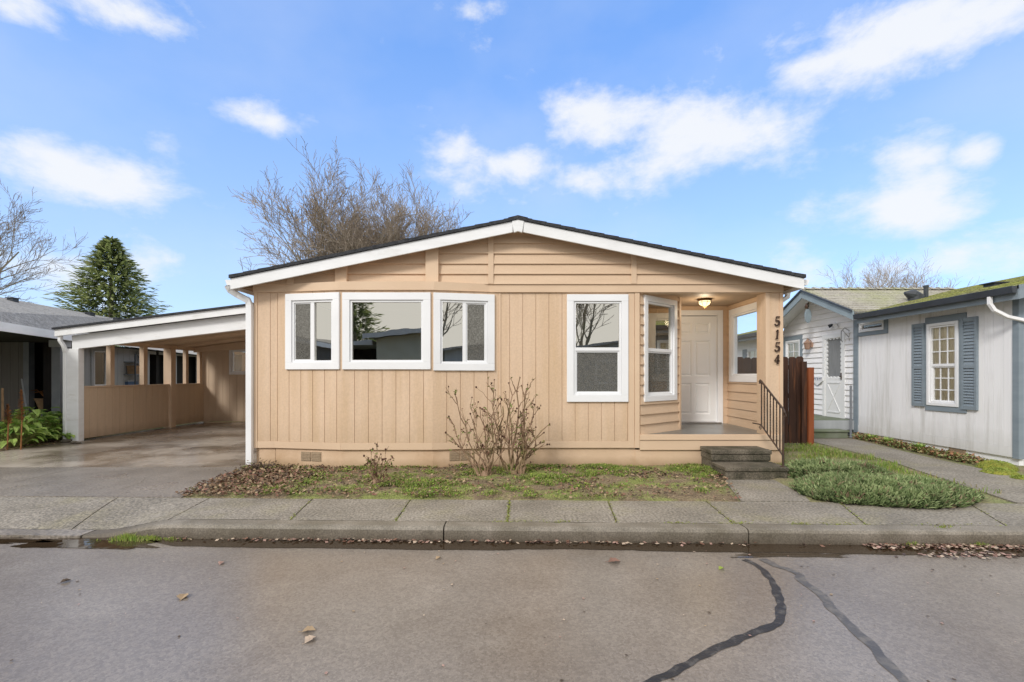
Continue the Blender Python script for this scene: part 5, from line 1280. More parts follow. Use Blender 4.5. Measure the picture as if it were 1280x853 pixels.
def conifer(name, base, height, radius, label, seed, n=880, tilt=0):
    rnd = random.Random(seed); e = empty(name, base, label, 'tree'); b = Vector(base); mb = MB(); tr = MB()
    tr.tube([b, b + UP * height * .5, b + UP * height * .97], [.28, .16, .02], 8); tr.build('trunk', M['bark'], e)
    for k in range(n):
        t = (k + .5) / n; h = height * (.10 + .90 * t ** .85); rr = radius * (1 - ((h / height - .10) / .90)) ** .85 + .12
        rr *= rnd.uniform(.62, 1.18); a = k * 2.39996 + rnd.uniform(-.3, .3); L_ = rr
        out = Vector((math.cos(a), math.sin(a), 0)); tilt_ = rnd.uniform(-.12, .28)
        p0 = b + UP * h; p1 = p0 + out * L_ + UP * L_ * tilt_
        m = int(10 + 26 * L_ / radius)
        for i in range(m):
            f = .25 + .75 * (i / m) ** .8; c = p0.lerp(p1, f) + UP * (.12 * L_ * (f - 1) * -1 * .3)
            side = out.cross(UP) * rnd.uniform(-1, 1) * .42 * L_ * (1.05 - f) * .8 + UP * rnd.uniform(-.12, .06)
            d = (out * rnd.uniform(.4, 1) + side * .8 + UP * rnd.uniform(-.5, .25)).normalized()
            c = c + side * .7
            nn = Vector((rnd.uniform(-.6, .6), rnd.uniform(-.6, .6), 1)).normalized()
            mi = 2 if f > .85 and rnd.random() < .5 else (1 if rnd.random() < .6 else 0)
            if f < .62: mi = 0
            leafquad(mb, c, nn, rnd.uniform(.035, .075), rnd.uniform(.24, .5), mi, d)
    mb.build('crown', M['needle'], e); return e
conifer('conifer_tree', (X_(139, 30), 30, 0), 10.0, 4.4, 'dense green conical conifer behind the carport roof', 3)
# trees across the street, mirrored in the window panes
conifer('conifer_tree', (-9.6, -14.5, 0), 6.8, 3.0, 'conifer across the street, mirrored in the front bay windows', 9, n=260)
conifer('conifer_tree', (1.9, -15, 0), 6.0, 2.4, 'low conifer across the street, mirrored in the right bay window', 19, n=260)
bare_tree('bare_tree', (4.5, -19, 0), 10, .5, 6, 'bare tree across the street, mirrored in the tall front window', 31, trunk_h=2, r0=.15, kids=(5, 5, 4), mind=.03, levels=3)

# ground cover: blades and litter scattered over surfaces
def bedz(x, y): return .012 + .02 * (.5 + .8 * noise.noise(Vector((x * 1.7, y * 1.7, 3))))
def blades(name, n, region, dens, hmin, hmax, mats, z=0, w=.004, seed=1, zf=None, label=None):
    rnd = random.Random(seed); mb = MB(); c = 0; tries = 0
    x0, x1, y0, y1 = region
    while c < n and tries < n * 30:
        tries += 1; x, y = rnd.uniform(x0, x1), rnd.uniform(y0, y1); dd = dens(x, y)
        if rnd.random() > dd: continue
        c += 1; zz = (zf(x, y) if zf else z); h = rnd.uniform(hmin, hmax) * (.5 + .7 * dd); a = rnd.uniform(0, 6.28); l = h * rnd.uniform(.2, .9)
        d = Vector((math.cos(a), math.sin(a), 0)); s = Vector((-d.y, d.x, 0)) * w * rnd.uniform(.7, 1.4)
        p = Vector((x, y, zz)); m1 = p + d * l * .4 + UP * h * .65; e = p + d * l + UP * h * rnd.uniform(.7, 1)
        mi = 0 if rnd.random() < .45 else rnd.randrange(len(mats)); mb.face([p - s, p + s, m1 + s * .8, m1 - s * .8], mi); mb.face([m1 - s * .8, m1 + s * .8, e], mi)
    return mb.build(name, mats), mb
def inbed(x, y): return y > Ysb(x) + .02 and y < 6.88 and -3.72 - .1 * (y - 5) < x < 2.42 + .27 * (y - 5)
def gr_d(x, y):
    if not inbed(x, y): return 0
    n_ = noise.noise(Vector((x * 1.3, y * 2.2, 9))) * .6 + noise.noise(Vector((x * 4.5, y * 4.5, 2))) * .5
    v = .10 + n_ * 1.3 + .35 * max(0, (y - 6.25)) * (1 if x > -.4 else .35)
    if x < -2.6: v -= .3
    if x > .9 and y < 6.2: v -= .25
    return max(0, min(1, v))
o, _ = blades('weeds', 15000, (-3.9, 2.9, 4.95, 6.9), gr_d, .015, .06, M['grass'], zf=bedz, seed=2, w=.004)
tag(o, 'low patchy green weeds growing over the bed in front of the house', 'weeds', kind='stuff')
# clover-like low leaves in the weeds
def discs(name, n, region, dens, smin, smax, mats, zf, seed, lift=.03, flat=.5):
    rnd = random.Random(seed); mb = MB(); c = 0; tr = 0; x0, x1, y0, y1 = region
    while c < n and tr < n * 30:
        tr += 1; x, y = rnd.uniform(x0, x1), rnd.uniform(y0, y1)
        if rnd.random() > dens(x, y): continue
        c += 1; nn = Vector((rnd.uniform(-flat, flat), rnd.uniform(-flat, flat), 1)).normalized(); s = rnd.uniform(smin, smax)
        mi = rnd.randrange(len(mats)); leafquad(mb, Vector((x, y, zf(x, y) + rnd.uniform(.002, lift))), nn, s * .38, s, mi)
    return mb.build(name, mats)
o = discs('clover', 5200, (-3.9, 2.9, 4.95, 6.9), lambda x, y: gr_d(x, y) ** 1.3, .018, .04, M['grass'][:3], bedz, 5)
tag(o, 'small clover leaves spreading among the weeds of the front bed', 'clover', kind='stuff')
def lit_d(x, y):
    if not inbed(x, y): return 0
    v = .22 + .6 * noise.noise(Vector((x * 2, y * 2, 6)))
    if x < -2.4: v = .45 + .55 * min(1, (-2.4 - x) / .6)
    return max(.05, min(1, v))
o = discs('leaf_litter', 7500, (-3.9, 2.9, 4.95, 6.9), lit_d, .02, .05, M['litter'], bedz, 8, lift=.025, flat=.7)
tag(o, 'brown fallen leaves and bits lying over the front bed', 'leaf litter', kind='stuff')
# leaf pile at the left end of the bed
def pz_(x, y): return bedz(x, y) + .05 * math.exp(-((x + 3.3) / .5) ** 2 - ((y - 5.9) / .6) ** 2)
o = discs('leaf_pile', 850, (-3.9, -2.3, 5.0, 6.85), lambda x, y: (1 if inbed(x, y) else 0) * math.exp(-((x + 3.25) / .6) ** 2 - ((y - 5.95) / .75) ** 2), .014, .055, [M['litter'][0], M['litter'][1], M['litter'][2], M['litter'][0], M['litter'][3]], pz_, 12, lift=.025, flat=1)
tag(o, 'heap of brown leaves at the left end of the bed beside the driveway', 'leaf pile', kind='stuff')
# kerb leaves
def kd(x, y):
    d_ = Yk(x) - y
    if d_ < 0 or d_ > .16: return 0
    v = .55 + .9 * noise.noise(Vector((x * 1.4, 2, 2)))
    if x < -2.6: v *= .25
    if x > 2.1 and x < 3.0: v *= .1
    if x > 3.0: v += .5
    if .95 < x < 2.1: v *= .35
    return max(0, min(1, v * max(0, 1 - d_ / (.055 if x < 3 else .12))))
o = discs('wet_leaves', 2600, (-3.4, 8, 3.85, 4.3), kd, .018, .05, M['kleaf'], lambda x, y: ROADZ + .008, 21, lift=.012, flat=.35)
tag(o, 'wet pinkish leaves drifted against the foot of the kerb', 'leaves', kind='stuff')
def kd2(x, y): d_ = Yk(x) - y; return max(0, min(1, .6 * math.exp(-((x - 3.75) / .35) ** 2 - ((d_ - .2) / .05) ** 2)))
o = discs('leaf_drift', 130, (3.0, 4.6, 3.7, 4.0), kd2, .02, .05, M['kleaf'], lambda x, y: ROADZ + .006, 22, lift=.008, flat=.3)
tag(o, 'small drift of dark wet leaves just out from the kerb at the right', 'leaves', kind='stuff')
# pale flecks on the road
o = discs('road_debris', 170, (-4.5, 5, 1.9, 3.95), lambda x, y: .5 if x > -.5 else .2, .008, .026, [M['kleaf'][3], M['litter'][1], M['kleaf'][0], M['litter'][3]], lambda x, y: ROADZ + .004, 23, lift=.002, flat=.08)
tag(o, 'tiny pale seeds and leaf bits scattered over the wet road', 'debris', kind='stuff')
# single leaves on the road
for px, py, s, mt, lab, ang in ((386, 790, .075, M['litter'][1], 'pale tan leaf on the road, the farther of two lying close together', .2), (388, 801, .07, M['kleaf'][3], 'pale tan leaf on the road, the nearer of two lying close together', 1.1),
                                (229, 747, .085, M['litter'][1], 'tan upright leaf alone on the left side of the road', 1.9), (768, 703, .10, M['kleaf'][1], 'curled dark brown leaf on the wet road right of centre', .1),
                                (902, 712, .05, M['grass'][1], 'small yellow-green leaf on the road near the sealed cracks', .5), (548, 699, .05, M['litter'][1], 'small tan leaf on the road edge in front of the kerb joint', .8),
                                (277, 705, .055, M['kleaf'][0], 'small pinkish leaf on the road before the lowered kerb', 1.6), (82, 728, .06, M['litter'][3], 'small dark leaf on the road before the driveway', .9)):
    d_ = F_PX * (EYE - ROADZ) / (py - HY); c = Vector((X_(px, d_), d_, ROADZ + .004)); mb = MB(); dv = Vector((math.cos(ang), math.sin(ang), 0)); wv = Vector((-dv.y, dv.x, 0))
    prof = [(0, .02), (.15, .22), (.35, .42), (.5, .28), (.65, .36), (.85, .16), (1, .0)]
    for i in range(len(prof) - 1):
        (t0, w0_), (t1, w1_) = prof[i], prof[i + 1]
        for sg_ in (-1, 1):
            a = c + dv * s * (t0 - .5); b = c + dv * s * (t1 - .5); z0, z1 = .012 * math.sin(t0 * 3), .012 * math.sin(t1 * 3)
            mb.face([a + UP * z0 * .3, b + UP * z1 * .3, b + wv * sg_ * w1_ * s + UP * (z1 + .2 * w1_ * s), a + wv * sg_ * w0_ * s + UP * (z0 + .2 * w0_ * s)][::sg_])
    mb.tube([c - dv * s * .5, c - dv * s * .75 + UP * .004], .0015, 4)
    o = mb.build('fallen_leaf', mt); tag(o, lab, 'leaf')
# grass tufts at the kerb end and in the kerb joints
def tuft(x, y, z, n, h, sp, lab, seed, mats=None, name='grass_tuft', w=.004):
    rnd = random.Random(seed); mb = MB(); mats = mats or M['grass'][:3]
    for k in range(n):
        r = abs(rnd.gauss(0, 1)) * sp; a = rnd.uniform(0, 6.28); p = Vector((x + r * math.cos(a) * 1.8, y + r * math.sin(a) * .5, z)); hh = h * rnd.uniform(.4, 1) * max(.3, 1 - r / sp / 3)
        a2 = rnd.uniform(0, 6.28); d = Vector((math.cos(a2), math.sin(a2) * .6, 0)) * hh * rnd.uniform(.2, .8); s = Vector((1, 0, 0)) * w
        q = p + d * .4 + UP * hh * .6; e = p + d + UP * hh; mi = rnd.randrange(len(mats)); mb.face([p - s, p + s, q + s * .8, q - s * .8], mi); mb.face([q - s * .8, q + s * .8, e], mi)
    return tag(mb.build(name, mats), lab, 'grass')
def rp(px, py, z=ROADZ): d_ = F_PX * (EYE - z) / (py - HY); return X_(px, d_), d_
for px, py, z, n, h, sp, lab in ((160, 676, ROADZ, 260, .085, .06, 'bright green grass tuft at the rounded end of the kerb'), (186, 675, ROADZ, 120, .06, .05, 'smaller grass tuft just right of the kerb end'),
                                 (215, 675, ROADZ, 70, .04, .05, 'low grass tuft in the gutter right of the kerb end'), (1140, 683, ROADZ, 50, .06, .04, 'green sprig among leaves at the kerb foot on the right'),
                                 (1222, 683, ROADZ, 70, .06, .05, 'green tuft among leaves at the kerb foot near the right edge'), (1192, 664, 0, 35, .03, .04, 'tiny weed on top of the kerb before the juniper')):
    x, y = rp(px, py, z); y = min(y, Yk(x) - .01) if z else Yk(x) + .1
    tuft(x, y, z, n, h, sp, lab, int(px))
# moss in the sidewalk joints
mb = MB(); rnd = random.Random(4)
for (a0, a1), wgt in zip(jx[3:11], (25, 20, 60, 25, 30, 25, 15, 8)):
    for k in range(wgt * 3):
        t = rnd.random() ** 1.2; x = a0 + (a1 - a0) * t + rnd.gauss(0, .009); y = (Yk(x) + .15) * (1 - t) + Ysb(x) * t
        leafquad(mb, Vector((x, y, .002)), Vector((rnd.uniform(-.4, .4), rnd.uniform(-.4, .4), 1)).normalized(), .005, rnd.uniform(.01, .022), rnd.randrange(3))
for px, wd in ((635, .1), (925, .08), (1050, .14), (1180, .16), (1000, .05), (850, .08), (700, .06)):
    x, y = rp(px, 655, 0)
    for k in range(60): leafquad(mb, Vector((x + rnd.gauss(0, wd), Yk(x) + .15 + abs(rnd.gauss(0, .03)), .003)), Vector((rnd.uniform(-.4, .4), rnd.uniform(-.4, .4), 1)).normalized(), .006, rnd.uniform(.01, .025), rnd.randrange(3))
tag(mb.build('joint_moss', [M['grass'][1], M['grass'][2], M['lateau']]), 'yellow-green moss growing in the sidewalk joints', 'moss', kind='stuff')
# weeds of the side yard beyond the steps
def sd(x, y):
    if x < 3.62 + .05 * (y - 5) or x > 5.75 - (0 if y > 7 else .25): return 0
    return max(0, min(1, .5 + 1.2 * noise.noise(Vector((x * 2, y * 2, 1)))))
o, _ = blades('side_weeds', 8000, (3.5, 5.9, 5.3, 9.0), sd, .025, .10, M['grass'], z=.0, w=.0035, seed=6)
tag(o, 'taller bright green weeds in the strip beside the fence', 'weeds', kind='stuff')
# junipers
def juniper(name, cx, cy, rx, ry, hh, n, label, seed):
    rnd = random.Random(seed); mb = MB(); base = MB(); c = 0
    e = empty(name, (cx, cy, 0), label, 'shrub')
    def surf(u, v):
        r = math.hypot(u, v); return hh * max(0, 1 - r ** 2.6) ** .6 * (.75 + .5 * noise.noise(Vector((u * 2.6, v * 2.6, seed))) + .25 * noise.noise(Vector((u * 8, v * 8, seed))))
    while c < n:
        u, v = rnd.uniform(-1.15, 1.15), rnd.uniform(-1.15, 1.15); r = math.hypot(u, v)
        lim = 1 + .16 * noise.noise(Vector((u / (r + .01) * 1.6, v / (r + .01) * 1.6, seed + 3))) + .06 * noise.noise(Vector((u / (r + .01) * 6, v / (r + .01) * 6, seed + 5)))
        if r > lim: continue
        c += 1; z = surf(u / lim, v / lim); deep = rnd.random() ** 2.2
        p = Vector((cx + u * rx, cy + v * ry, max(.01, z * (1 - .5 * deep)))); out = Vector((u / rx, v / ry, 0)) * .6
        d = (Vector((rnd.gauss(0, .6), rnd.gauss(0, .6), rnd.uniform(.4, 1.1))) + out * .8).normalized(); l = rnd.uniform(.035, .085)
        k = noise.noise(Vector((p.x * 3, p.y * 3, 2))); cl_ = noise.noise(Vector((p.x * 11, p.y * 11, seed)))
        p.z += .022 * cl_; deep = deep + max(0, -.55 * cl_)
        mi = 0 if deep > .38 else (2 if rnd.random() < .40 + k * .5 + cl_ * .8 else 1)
        if rnd.random() < .06 + (.25 if k < -.42 else 0): mi = 3
        s = d.cross(Vector((rnd.gauss(0, 1), rnd.gauss(0, 1), rnd.gauss(0, 1)))).normalized() * rnd.uniform(.006, .011)
        mb.face([p - s, p + s, p + d * l * .7 + s * .8, p + d * l], mi); s2 = s.cross(d).normalized() * s.length; mb.face([p - s2, p + s2, p + d * l * .7 + s2 * .8, p + d * l], mi)
    m = 30
    for i in range(m):
        for j in range(m):
            q = []
            for a, b in ((i, j), (i + 1, j), (i + 1, j + 1), (i, j + 1)):
                u, v = -1 + 2 * a / m, -1 + 2 * b / m; q.append(Vector((cx + u * rx * .97, cy + v * ry * .97, surf(u, v) * .72 - .012)))
            if max(math.hypot(-1 + 2 * (i + .5) / m, -1 + 2 * (j + .5) / m), 0) < 1: base.face(q)
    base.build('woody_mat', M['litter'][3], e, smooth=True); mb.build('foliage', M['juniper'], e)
juniper('juniper_shrub', 4.12, 5.32, .97, .60, .15, 19000, 'low spreading green juniper mat edging the sidewalk', 2)
juniper('juniper_shrub', 4.20, 6.2, .70, .42, .20, 8000, 'taller darker juniper behind the spreading juniper mat', 7)
# grass strip / gravel with the mossy clump at the far right
def mossclump(cx, cy, rx, ry, h, lab, seed):
    rnd = random.Random(seed); mb = MB(); n, m = 28, 10
    P = {}
    for i in range(n):
        for j in range(m + 1):
            a = 2 * math.pi * i / n; t = j / m * math.pi / 2; r = math.cos(t); k = 1 + .2 * noise.noise(Vector((math.cos(a) * 2, math.sin(a) * 2, seed)))
            P[i, j] = Vector((cx + rx * r * k * math.cos(a), cy + ry * r * k * math.sin(a), h * math.sin(t) * (1 + .3 * noise.noise(Vector((math.cos(a) * 3 * r, math.sin(a) * 3 * r, seed + 2)))) - .01))
    for i in range(n):
        for j in range(m): mb.face([P[i, j], P[(i + 1) % n, j], P[(i + 1) % n, j + 1], P[i, j + 1]])
    for k in range(900):
        i, j = rnd.randrange(n), rnd.randrange(m); p = P[i, j].lerp(P[(i + 1) % n, j + 1], rnd.random()); leafquad(mb, p, Vector((rnd.gauss(0, 1), rnd.gauss(0, 1), 1)).normalized(), .006, .025, 1)
    return tag(mb.build('moss_clump', [M['lateau'], M['grass'][1]], smooth=False), lab, 'moss')
mossclump(6.62, 6.45, .20, .17, .07, 'yellow-green moss cushion beside the path near the right edge', 3)
mossclump(6.95, 6.8, .22, .2, .11, 'taller moss cushion against the foot of the neighbouring wall', 5)
mossclump(6.55, 6.1, .12, .10, .04, 'flat yellow moss patch nearest the sidewalk at the right edge', 8)
# succulent border along the neighbouring wall
def sdn(x, y): xm = 6.86 + (y - 7) * .135; return max(0, 1 - abs(x - xm - .1) / .17) * max(.15, min(1, .6 + .9 * noise.noise(Vector((x * 2, y * 2.2, 3)))))
o = discs('succulent_border', 5200, (6.6, 7.5, 6.9, 10.2), sdn, .02, .055, M['succ'], lambda x, y: 0, 17, lift=.09, flat=1.3)
tag(o, 'rusty red and green succulents bordering the neighbouring wall', 'succulents', kind='stuff')
for k, (y, n_, lab) in enumerate(((8.25, 60, 'leafy green rosette plant in the middle of the succulent border'), (9.6, 46, 'small leafy plant at the far end of the succulent border'), (9.1, 36, 'tiny green plant between the two leafy plants of the border'))):
    x = 6.9 + (y - 7) * .135; rnd = random.Random(60 + k); mb = MB()
    for j in range(n_):
        a = rnd.uniform(0, 6.28); l = rnd.uniform(.08, .17); d = Vector((math.cos(a), math.sin(a), rnd.uniform(.3, 1.2))).normalized(); leafquad(mb, Vector((x, y, .02)) + d * .02, Vector((-d.x, -d.y, .6)).normalized(), .018, l, rnd.randrange(2), d)
    tag(mb.build('leafy_plant', M['leaf']), lab, 'plant')

# broad-leaved plants at the left
def broadleaf(x, y, n, h, sp, lab, seed):
    rnd = random.Random(seed); e = empty('leafy_plant', (x, y, 0), lab, 'plant', 'broad-leaved plants beside the driveway'); mb = MB(); stx = MB()
    for k in range(n):
        a = rnd.uniform(0, 6.28); r = sp * math.sqrt(rnd.random()); c = Vector((x + r * math.cos(a), y + r * math.sin(a) * .7, h * (1 - .55 * (r / sp) ** 2) * rnd.uniform(.45, 1.35)))
        d = Vector((math.cos(a + rnd.uniform(-.8, .8)), math.sin(a + rnd.uniform(-.8, .8)), rnd.uniform(-.4, .7))).normalized(); w = d.cross(UP).normalized(); nn = w.cross(d); s = rnd.uniform(.08, .16); mi = rnd.choice((0, 0, 1, 1, 2))
        prev = None
        for (t, ww) in ((0, .08), (.18, .34), (.45, .42), (.72, .27), (1, .01)):
            m_ = c + d * s * 1.5 * t - UP * .5 * s * t * t; l_ = m_ + w * ww * s + nn * .16 * s * (ww > .1); r_ = m_ - w * ww * s + nn * .16 * s * (ww > .1)
            if prev: mb.face([prev[0], prev[1], m_, l_], mi); mb.face([prev[1], prev[2], r_, m_], mi)
            prev = (l_, m_, r_)
        stx.tube([(x + (c.x - x) * .2, y + (c.y - y) * .2, 0), c], [.006, .004], 4)
    stx.build('stem', M['grass'][2], e); mb.build('foliage', M['leaf'], e)
for x, y, n, h, sp, lab in ((-9.25, 8.75, 95, .46, .34, 'bright green broad-leaved plant cut by the left frame edge'), (-9.55, 9.35, 110, .52, .38, 'dense broad-leaved plant behind the front clump at the left'),
                            (-9.35, 9.15, 60, .30, .28, 'low broad-leaved plant spreading onto the driveway edge'), (-9.62, 10.1, 110, .50, .40, 'tall broad-leaved plant right against the white carport post'),
                            (-9.9, 9.7, 90, .50, .40, 'broad-leaved plant in the middle of the row at the left'), (-10.5, 10.2, 90, .5, .4, 'darker broad-leaved plant below the slate post'),
                            (-9.28, 9.62, 60, .34, .26, 'small broad-leaved plant in front of the white carport post')):
    broadleaf(x, y, n, h, sp, lab, int(abs(x * 100 + y * 10)))
def plume(px, yy, z0, z1, w, lab, seed):
    rnd = random.Random(seed); x = X_(px, yy); e = empty('seed_stalk', (x, yy, 0), lab, 'plant'); mb = MB(); mb.tube([(x, yy, 0), (x + .02, yy, z0), (x - .01, yy, z1)], [.012, .01, .004], 5); mb.build('stem', M['stalk'], e)
    mb = MB()
    for k in range(420): t = rnd.random(); c = Vector((x, yy, z0 + (z1 - z0) * t)); a = rnd.uniform(0, 6.28); d = Vector((math.cos(a), math.sin(a), rnd.uniform(.5, 1.5))).normalized(); leafquad(mb, c, d.orthogonal().normalized(), .008, w * (1 - .75 * t) * rnd.uniform(.5, 1.1), 0, d)
    mb.build('seed_head', M['stalk'], e)
plume(26, 8.5, .5, Z_(487, 8.5), .10, 'tall rust-brown seed plume rising from the leafy plants', 3)
plume(9, 8.45, .45, Z_(506, 8.45), .12, 'shorter rust-brown seed plume at the left frame edge', 4)
mb = MB(); yy = 9.15; mb.tube([(X_(3.5, yy), yy, .2), (X_(3, yy), yy, Z_(486, yy))], [.02, .018], 7); mb.lathe((X_(3, yy), yy, Z_(486, yy)), [(.018, 0), (.012, .01)], 7); tag(mb.build('garden_stake', M['wood']), 'pale wooden garden stake at the left frame edge', 'stake')
mb = MB(); rnd = random.Random(3)
sk = sheet('left_bed', [(-14, 7.9), (-9.06, 8.15), (-9.06, 9.5), (-9.12, 10.5), (-14, 10.5)], .006, M['soil'], t=.1)
o = discs('litter_by_drive', 1500, (-10.5, -9.02, 8.1, 9.6), lambda x, y: .5, .02, .05, M['litter'], lambda x, y: .008, 33, lift=.015); tag(o, 'brown leaf litter under the broad-leaved plants', 'leaf litter', kind='stuff')
for k, (px, py, r) in enumerate(((86, 553, .10), (96, 554, .07), (101, 554.5, .05))):
    x, y = rp(px, py, 0); mb = MB(); P = {}; n, m = 10, 6
    for i in range(n):
        for j in range(m + 1):
            a = 2 * math.pi * i / n; t = -math.pi / 2 + math.pi * j / m; k2 = 1 + .3 * noise.noise(Vector((math.cos(a) * 2, math.sin(a) * 2, t + k * 3)))
            P[i, j] = Vector((x + r * k2 * math.cos(t) * math.cos(a), y - .05 + r * .8 * k2 * math.cos(t) * math.sin(a), r * .32 + r * .38 * math.sin(t)))
    for i in range(n):
        for j in range(m): mb.face([P[i, j], P[(i + 1) % n, j], P[(i + 1) % n, j + 1], P[i, j + 1]])
    tag(mb.build('rock', M['step'], smooth=True), ('largest pale rock left of the carport post foot', 'middle-sized rock at the foot of the white carport post', 'smallest rock at the foot of the white carport post')[k], 'rock')

# rose bushes: canes traced as real 3D curves, blooms, a few leaves
def rose(name, bx, by, canes, label, seed, r0=.012, leaves=30):
    rnd = random.Random(seed); e = empty(name, (bx, by, .0), label, 'shrub'); st_ = MB(); lf = MB(); tips = []
    def cane(p, q, r, bend, lev):
        p, q = Vector(p), Vector(q); n = 7; pts = []; L_ = (q - p).length
        off = Vector((rnd.gauss(0, 1), rnd.gauss(0, .6), 0)) * bend * L_
        for i in range(n + 1):
            t = i / n; pts.append(p.lerp(q, t) + off * math.sin(math.pi * t) + Vector((rnd.gauss(0, 1), rnd.gauss(0, 1), rnd.gauss(0, .5))) * .013 * L_ * (0 < i < n) * 1.8)
        st_.tube(pts, [max(.0022, r * (1 - .62 * i / n)) for i in range(n + 1)], 5)
        if lev < 2:
            for k in range(rnd.choice((5, 6, 7)) if lev == 0 else rnd.choice((1, 2, 3))):
                i = rnd.randrange(2, n); s = pts[i]; l = L_ * rnd.uniform(.14, .36) * (1.2 - i / n * .5); d = ((pts[i] - pts[i - 1]).normalized() + Vector((rnd.gauss(0, .55), rnd.gauss(0, .4), .15))).normalized()
                cane(s, s + d * l, r * .45, .05, lev + 1)
        if rnd.random() < (.95 if lev == 0 else .22): tips.append(q)
        for k in range(3):
            c = pts[rnd.randrange(3, n + 1)]
            if rnd.random() < leaves / 130: 
                for z in range(3): leafquad(lf, c, Vector((rnd.gauss(0, 1), rnd.gauss(0, 1), 1)).normalized(), .009, rnd.uniform(.02, .04), rnd.choice((0, 0, 1, 2, 2, 2)))
    for (px0, px1, py1, dy) in canes + [(a + rnd.gauss(0, 2), b + rnd.gauss(0, 7), c + rnd.uniform(4, 34), -d) for a, b, c, d in canes[::2]]:
        yq = by + dy; cane((X_(px0, by) + rnd.gauss(0, .012), by + rnd.gauss(0, .03), .01), (X_(px1, yq), yq, Z_(py1, yq)), r0 * rnd.uniform(.7, 1.25), .06, 0)
    st_.build('stems', M['cane'], e)
    for q in tips[:48]:
        mb = MB(); r = rnd.uniform(.007, .014); mb.lathe(q, [(r * .4, -r), (r, -.2 * r), (r * .9, .6 * r), (r * .3, r * 1.1)], 6)
        for z in range(4): leafquad(mb, q, Vector((rnd.gauss(0, 1), rnd.gauss(0, 1), rnd.gauss(0, 1))).normalized(), .004, .018)
        mb.build('dried_bloom', M['hip'], e)
    if lf.v: lf.build('leaves', [M['grass'][0], M['grass'][2], M['litter'][2]], e)
    root = MB(); root.lathe((bx, by, -.01), [(.07, 0), (.055, .04), (.03, .08)], 9)
    root.build('root_crown', M['cane'], e)
rose('rose_bush', X_(606, 6.25), 6.25, [(600, 569, 493, -.1), (602, 590, 497, .05), (604, 612, 520, -.15), (606, 557, 541, -.1), (608, 618, 475, .1), (610, 632, 490, -.1), (612, 600, 510, .1), (607, 625, 505, -.2)], 'bare rose bush with curved canes left of the twin clump', 5)
rose('rose_bush', X_(642, 6.3), 6.3, [(636, 627, 500, .05), (640, 650, 472, -.1), (642, 636, 479, .1), (645, 652, 482, -.05), (648, 668, 506, -.1), (650, 680, 541, -.1), (652, 655, 515, .1), (646, 660, 540, -.2), (644, 687, 530, .0)], 'taller bare rose bush with a thick cut stem, right of the twin clump', 9, r0=.015)
rose('rose_bush', X_(470, 5.75), 5.75, [(468, 455, 570, -.1), (470, 463, 563, .0), (472, 472, 558, .1), (473, 482, 562, -.05), (471, 490, 571, .1), (469, 458, 580, .1), (474, 487, 582, -.1), (470, 476, 568, -.15), (471, 466, 575, -.1), (472, 480, 574, 0)], 'small low rose bush with reddish base in front of the bay', 13, r0=.006, leaves=18)
rnd = random.Random(9); mb = MB(); e = empty('dead_shrub', (X_(325, 6.6), 6.6, 0), 'small tangled dead shrub beside the foot of the downspout', 'shrub')
for k in range(45): a = rnd.uniform(0, 6.28); l = rnd.uniform(.05, .15); x, y = X_(325, 6.5) + rnd.gauss(0, .08), 6.5 + rnd.gauss(0, .06); mb.tube([(x, y, .03), (x + l * .5 * math.cos(a), y + l * .4 * math.sin(a), .03 + l * .7), (x + l * math.cos(a), y + l * math.sin(a), .03 + l * .8)], [.005, .004, .002], 4)
mb.build('stems', M['litter'][3], e); mb = MB()
for k in range(160): leafquad(mb, Vector((X_(325, 6.5) + rnd.gauss(0, .1), 6.5 + rnd.gauss(0, .06), .03 + abs(rnd.gauss(0, .05)))), Vector((rnd.gauss(0, 1), rnd.gauss(0, 1), 1)).normalized(), .01, .035, rnd.randrange(3))
mb.build('leaves', [M['grass'][2], M['litter'][0], M['litter'][3]], e)
mb = MB(); mb.lathe((X_(325, 6.5), 6.5, -.01), [(.03, 0), (.02, .06)], 6); mb.build('root_crown', M['litter'][3], e)

# ================================================================== LIGHT, SKY, CAMERA
SUN_EL, SUN_AZ = math.radians(35), math.radians(214)      # azimuth clockwise from +Y: behind the camera, to the left
w = bpy.data.worlds.new('World'); S.world = w; w.use_nodes = True; nt = w.node_tree; nt.nodes.clear(); L = nt.links.new
out = nd(nt, 'ShaderNodeOutputWorld'); bg = nd(nt, 'ShaderNodeBackground'); L(bg.outputs[0], out.inputs[0]); bg.inputs[1].default_value = .13
sky = nd(nt, 'ShaderNodeTexSky', sky_type='NISHITA', sun_disc=False); sky.sun_elevation = SUN_EL; sky.sun_rotation = SUN_AZ
sky.air_density = 1.0; sky.dust_density = .6; sky.ozone_density = 2.0; sky.altitude = 50
def mth(op, a, b=None, c=None, clampit=False):
    n = nd(nt, 'ShaderNodeMath', operation=op, use_clamp=clampit)
    for i, v in enumerate((a, b, c)):
        if v is None: continue
        if isinstance(v, (int, float)): n.inputs[i].default_value = v
        else: L(v, n.inputs[i])
    return n.outputs[0]
tc = nd(nt, 'ShaderNodeTexCoord'); sp = nd(nt, 'ShaderNodeSeparateXYZ'); L(tc.outputs['Generated'], sp.inputs[0])
az = mth('ARCTAN2', sp.outputs[0], sp.outputs[1]); el = mth('ARCSINE', sp.outputs[2])
cmb = nd(nt, 'ShaderNodeCombineXYZ'); L(az, cmb.inputs[0]); L(mth('MULTIPLY', el, 1.7), cmb.inputs[1])
nz = nd(nt, 'ShaderNodeTexNoise'); nz.inputs['Scale'].default_value = 6.5; nz.inputs['Detail'].default_value = 10; nz.inputs['Roughness'].default_value = .62; nz.inputs['Distortion'].default_value = .1
L(cmb.outputs[0], nz.inputs['Vector'])
nb = mth('SUBTRACT', nz.outputs[0], .5)
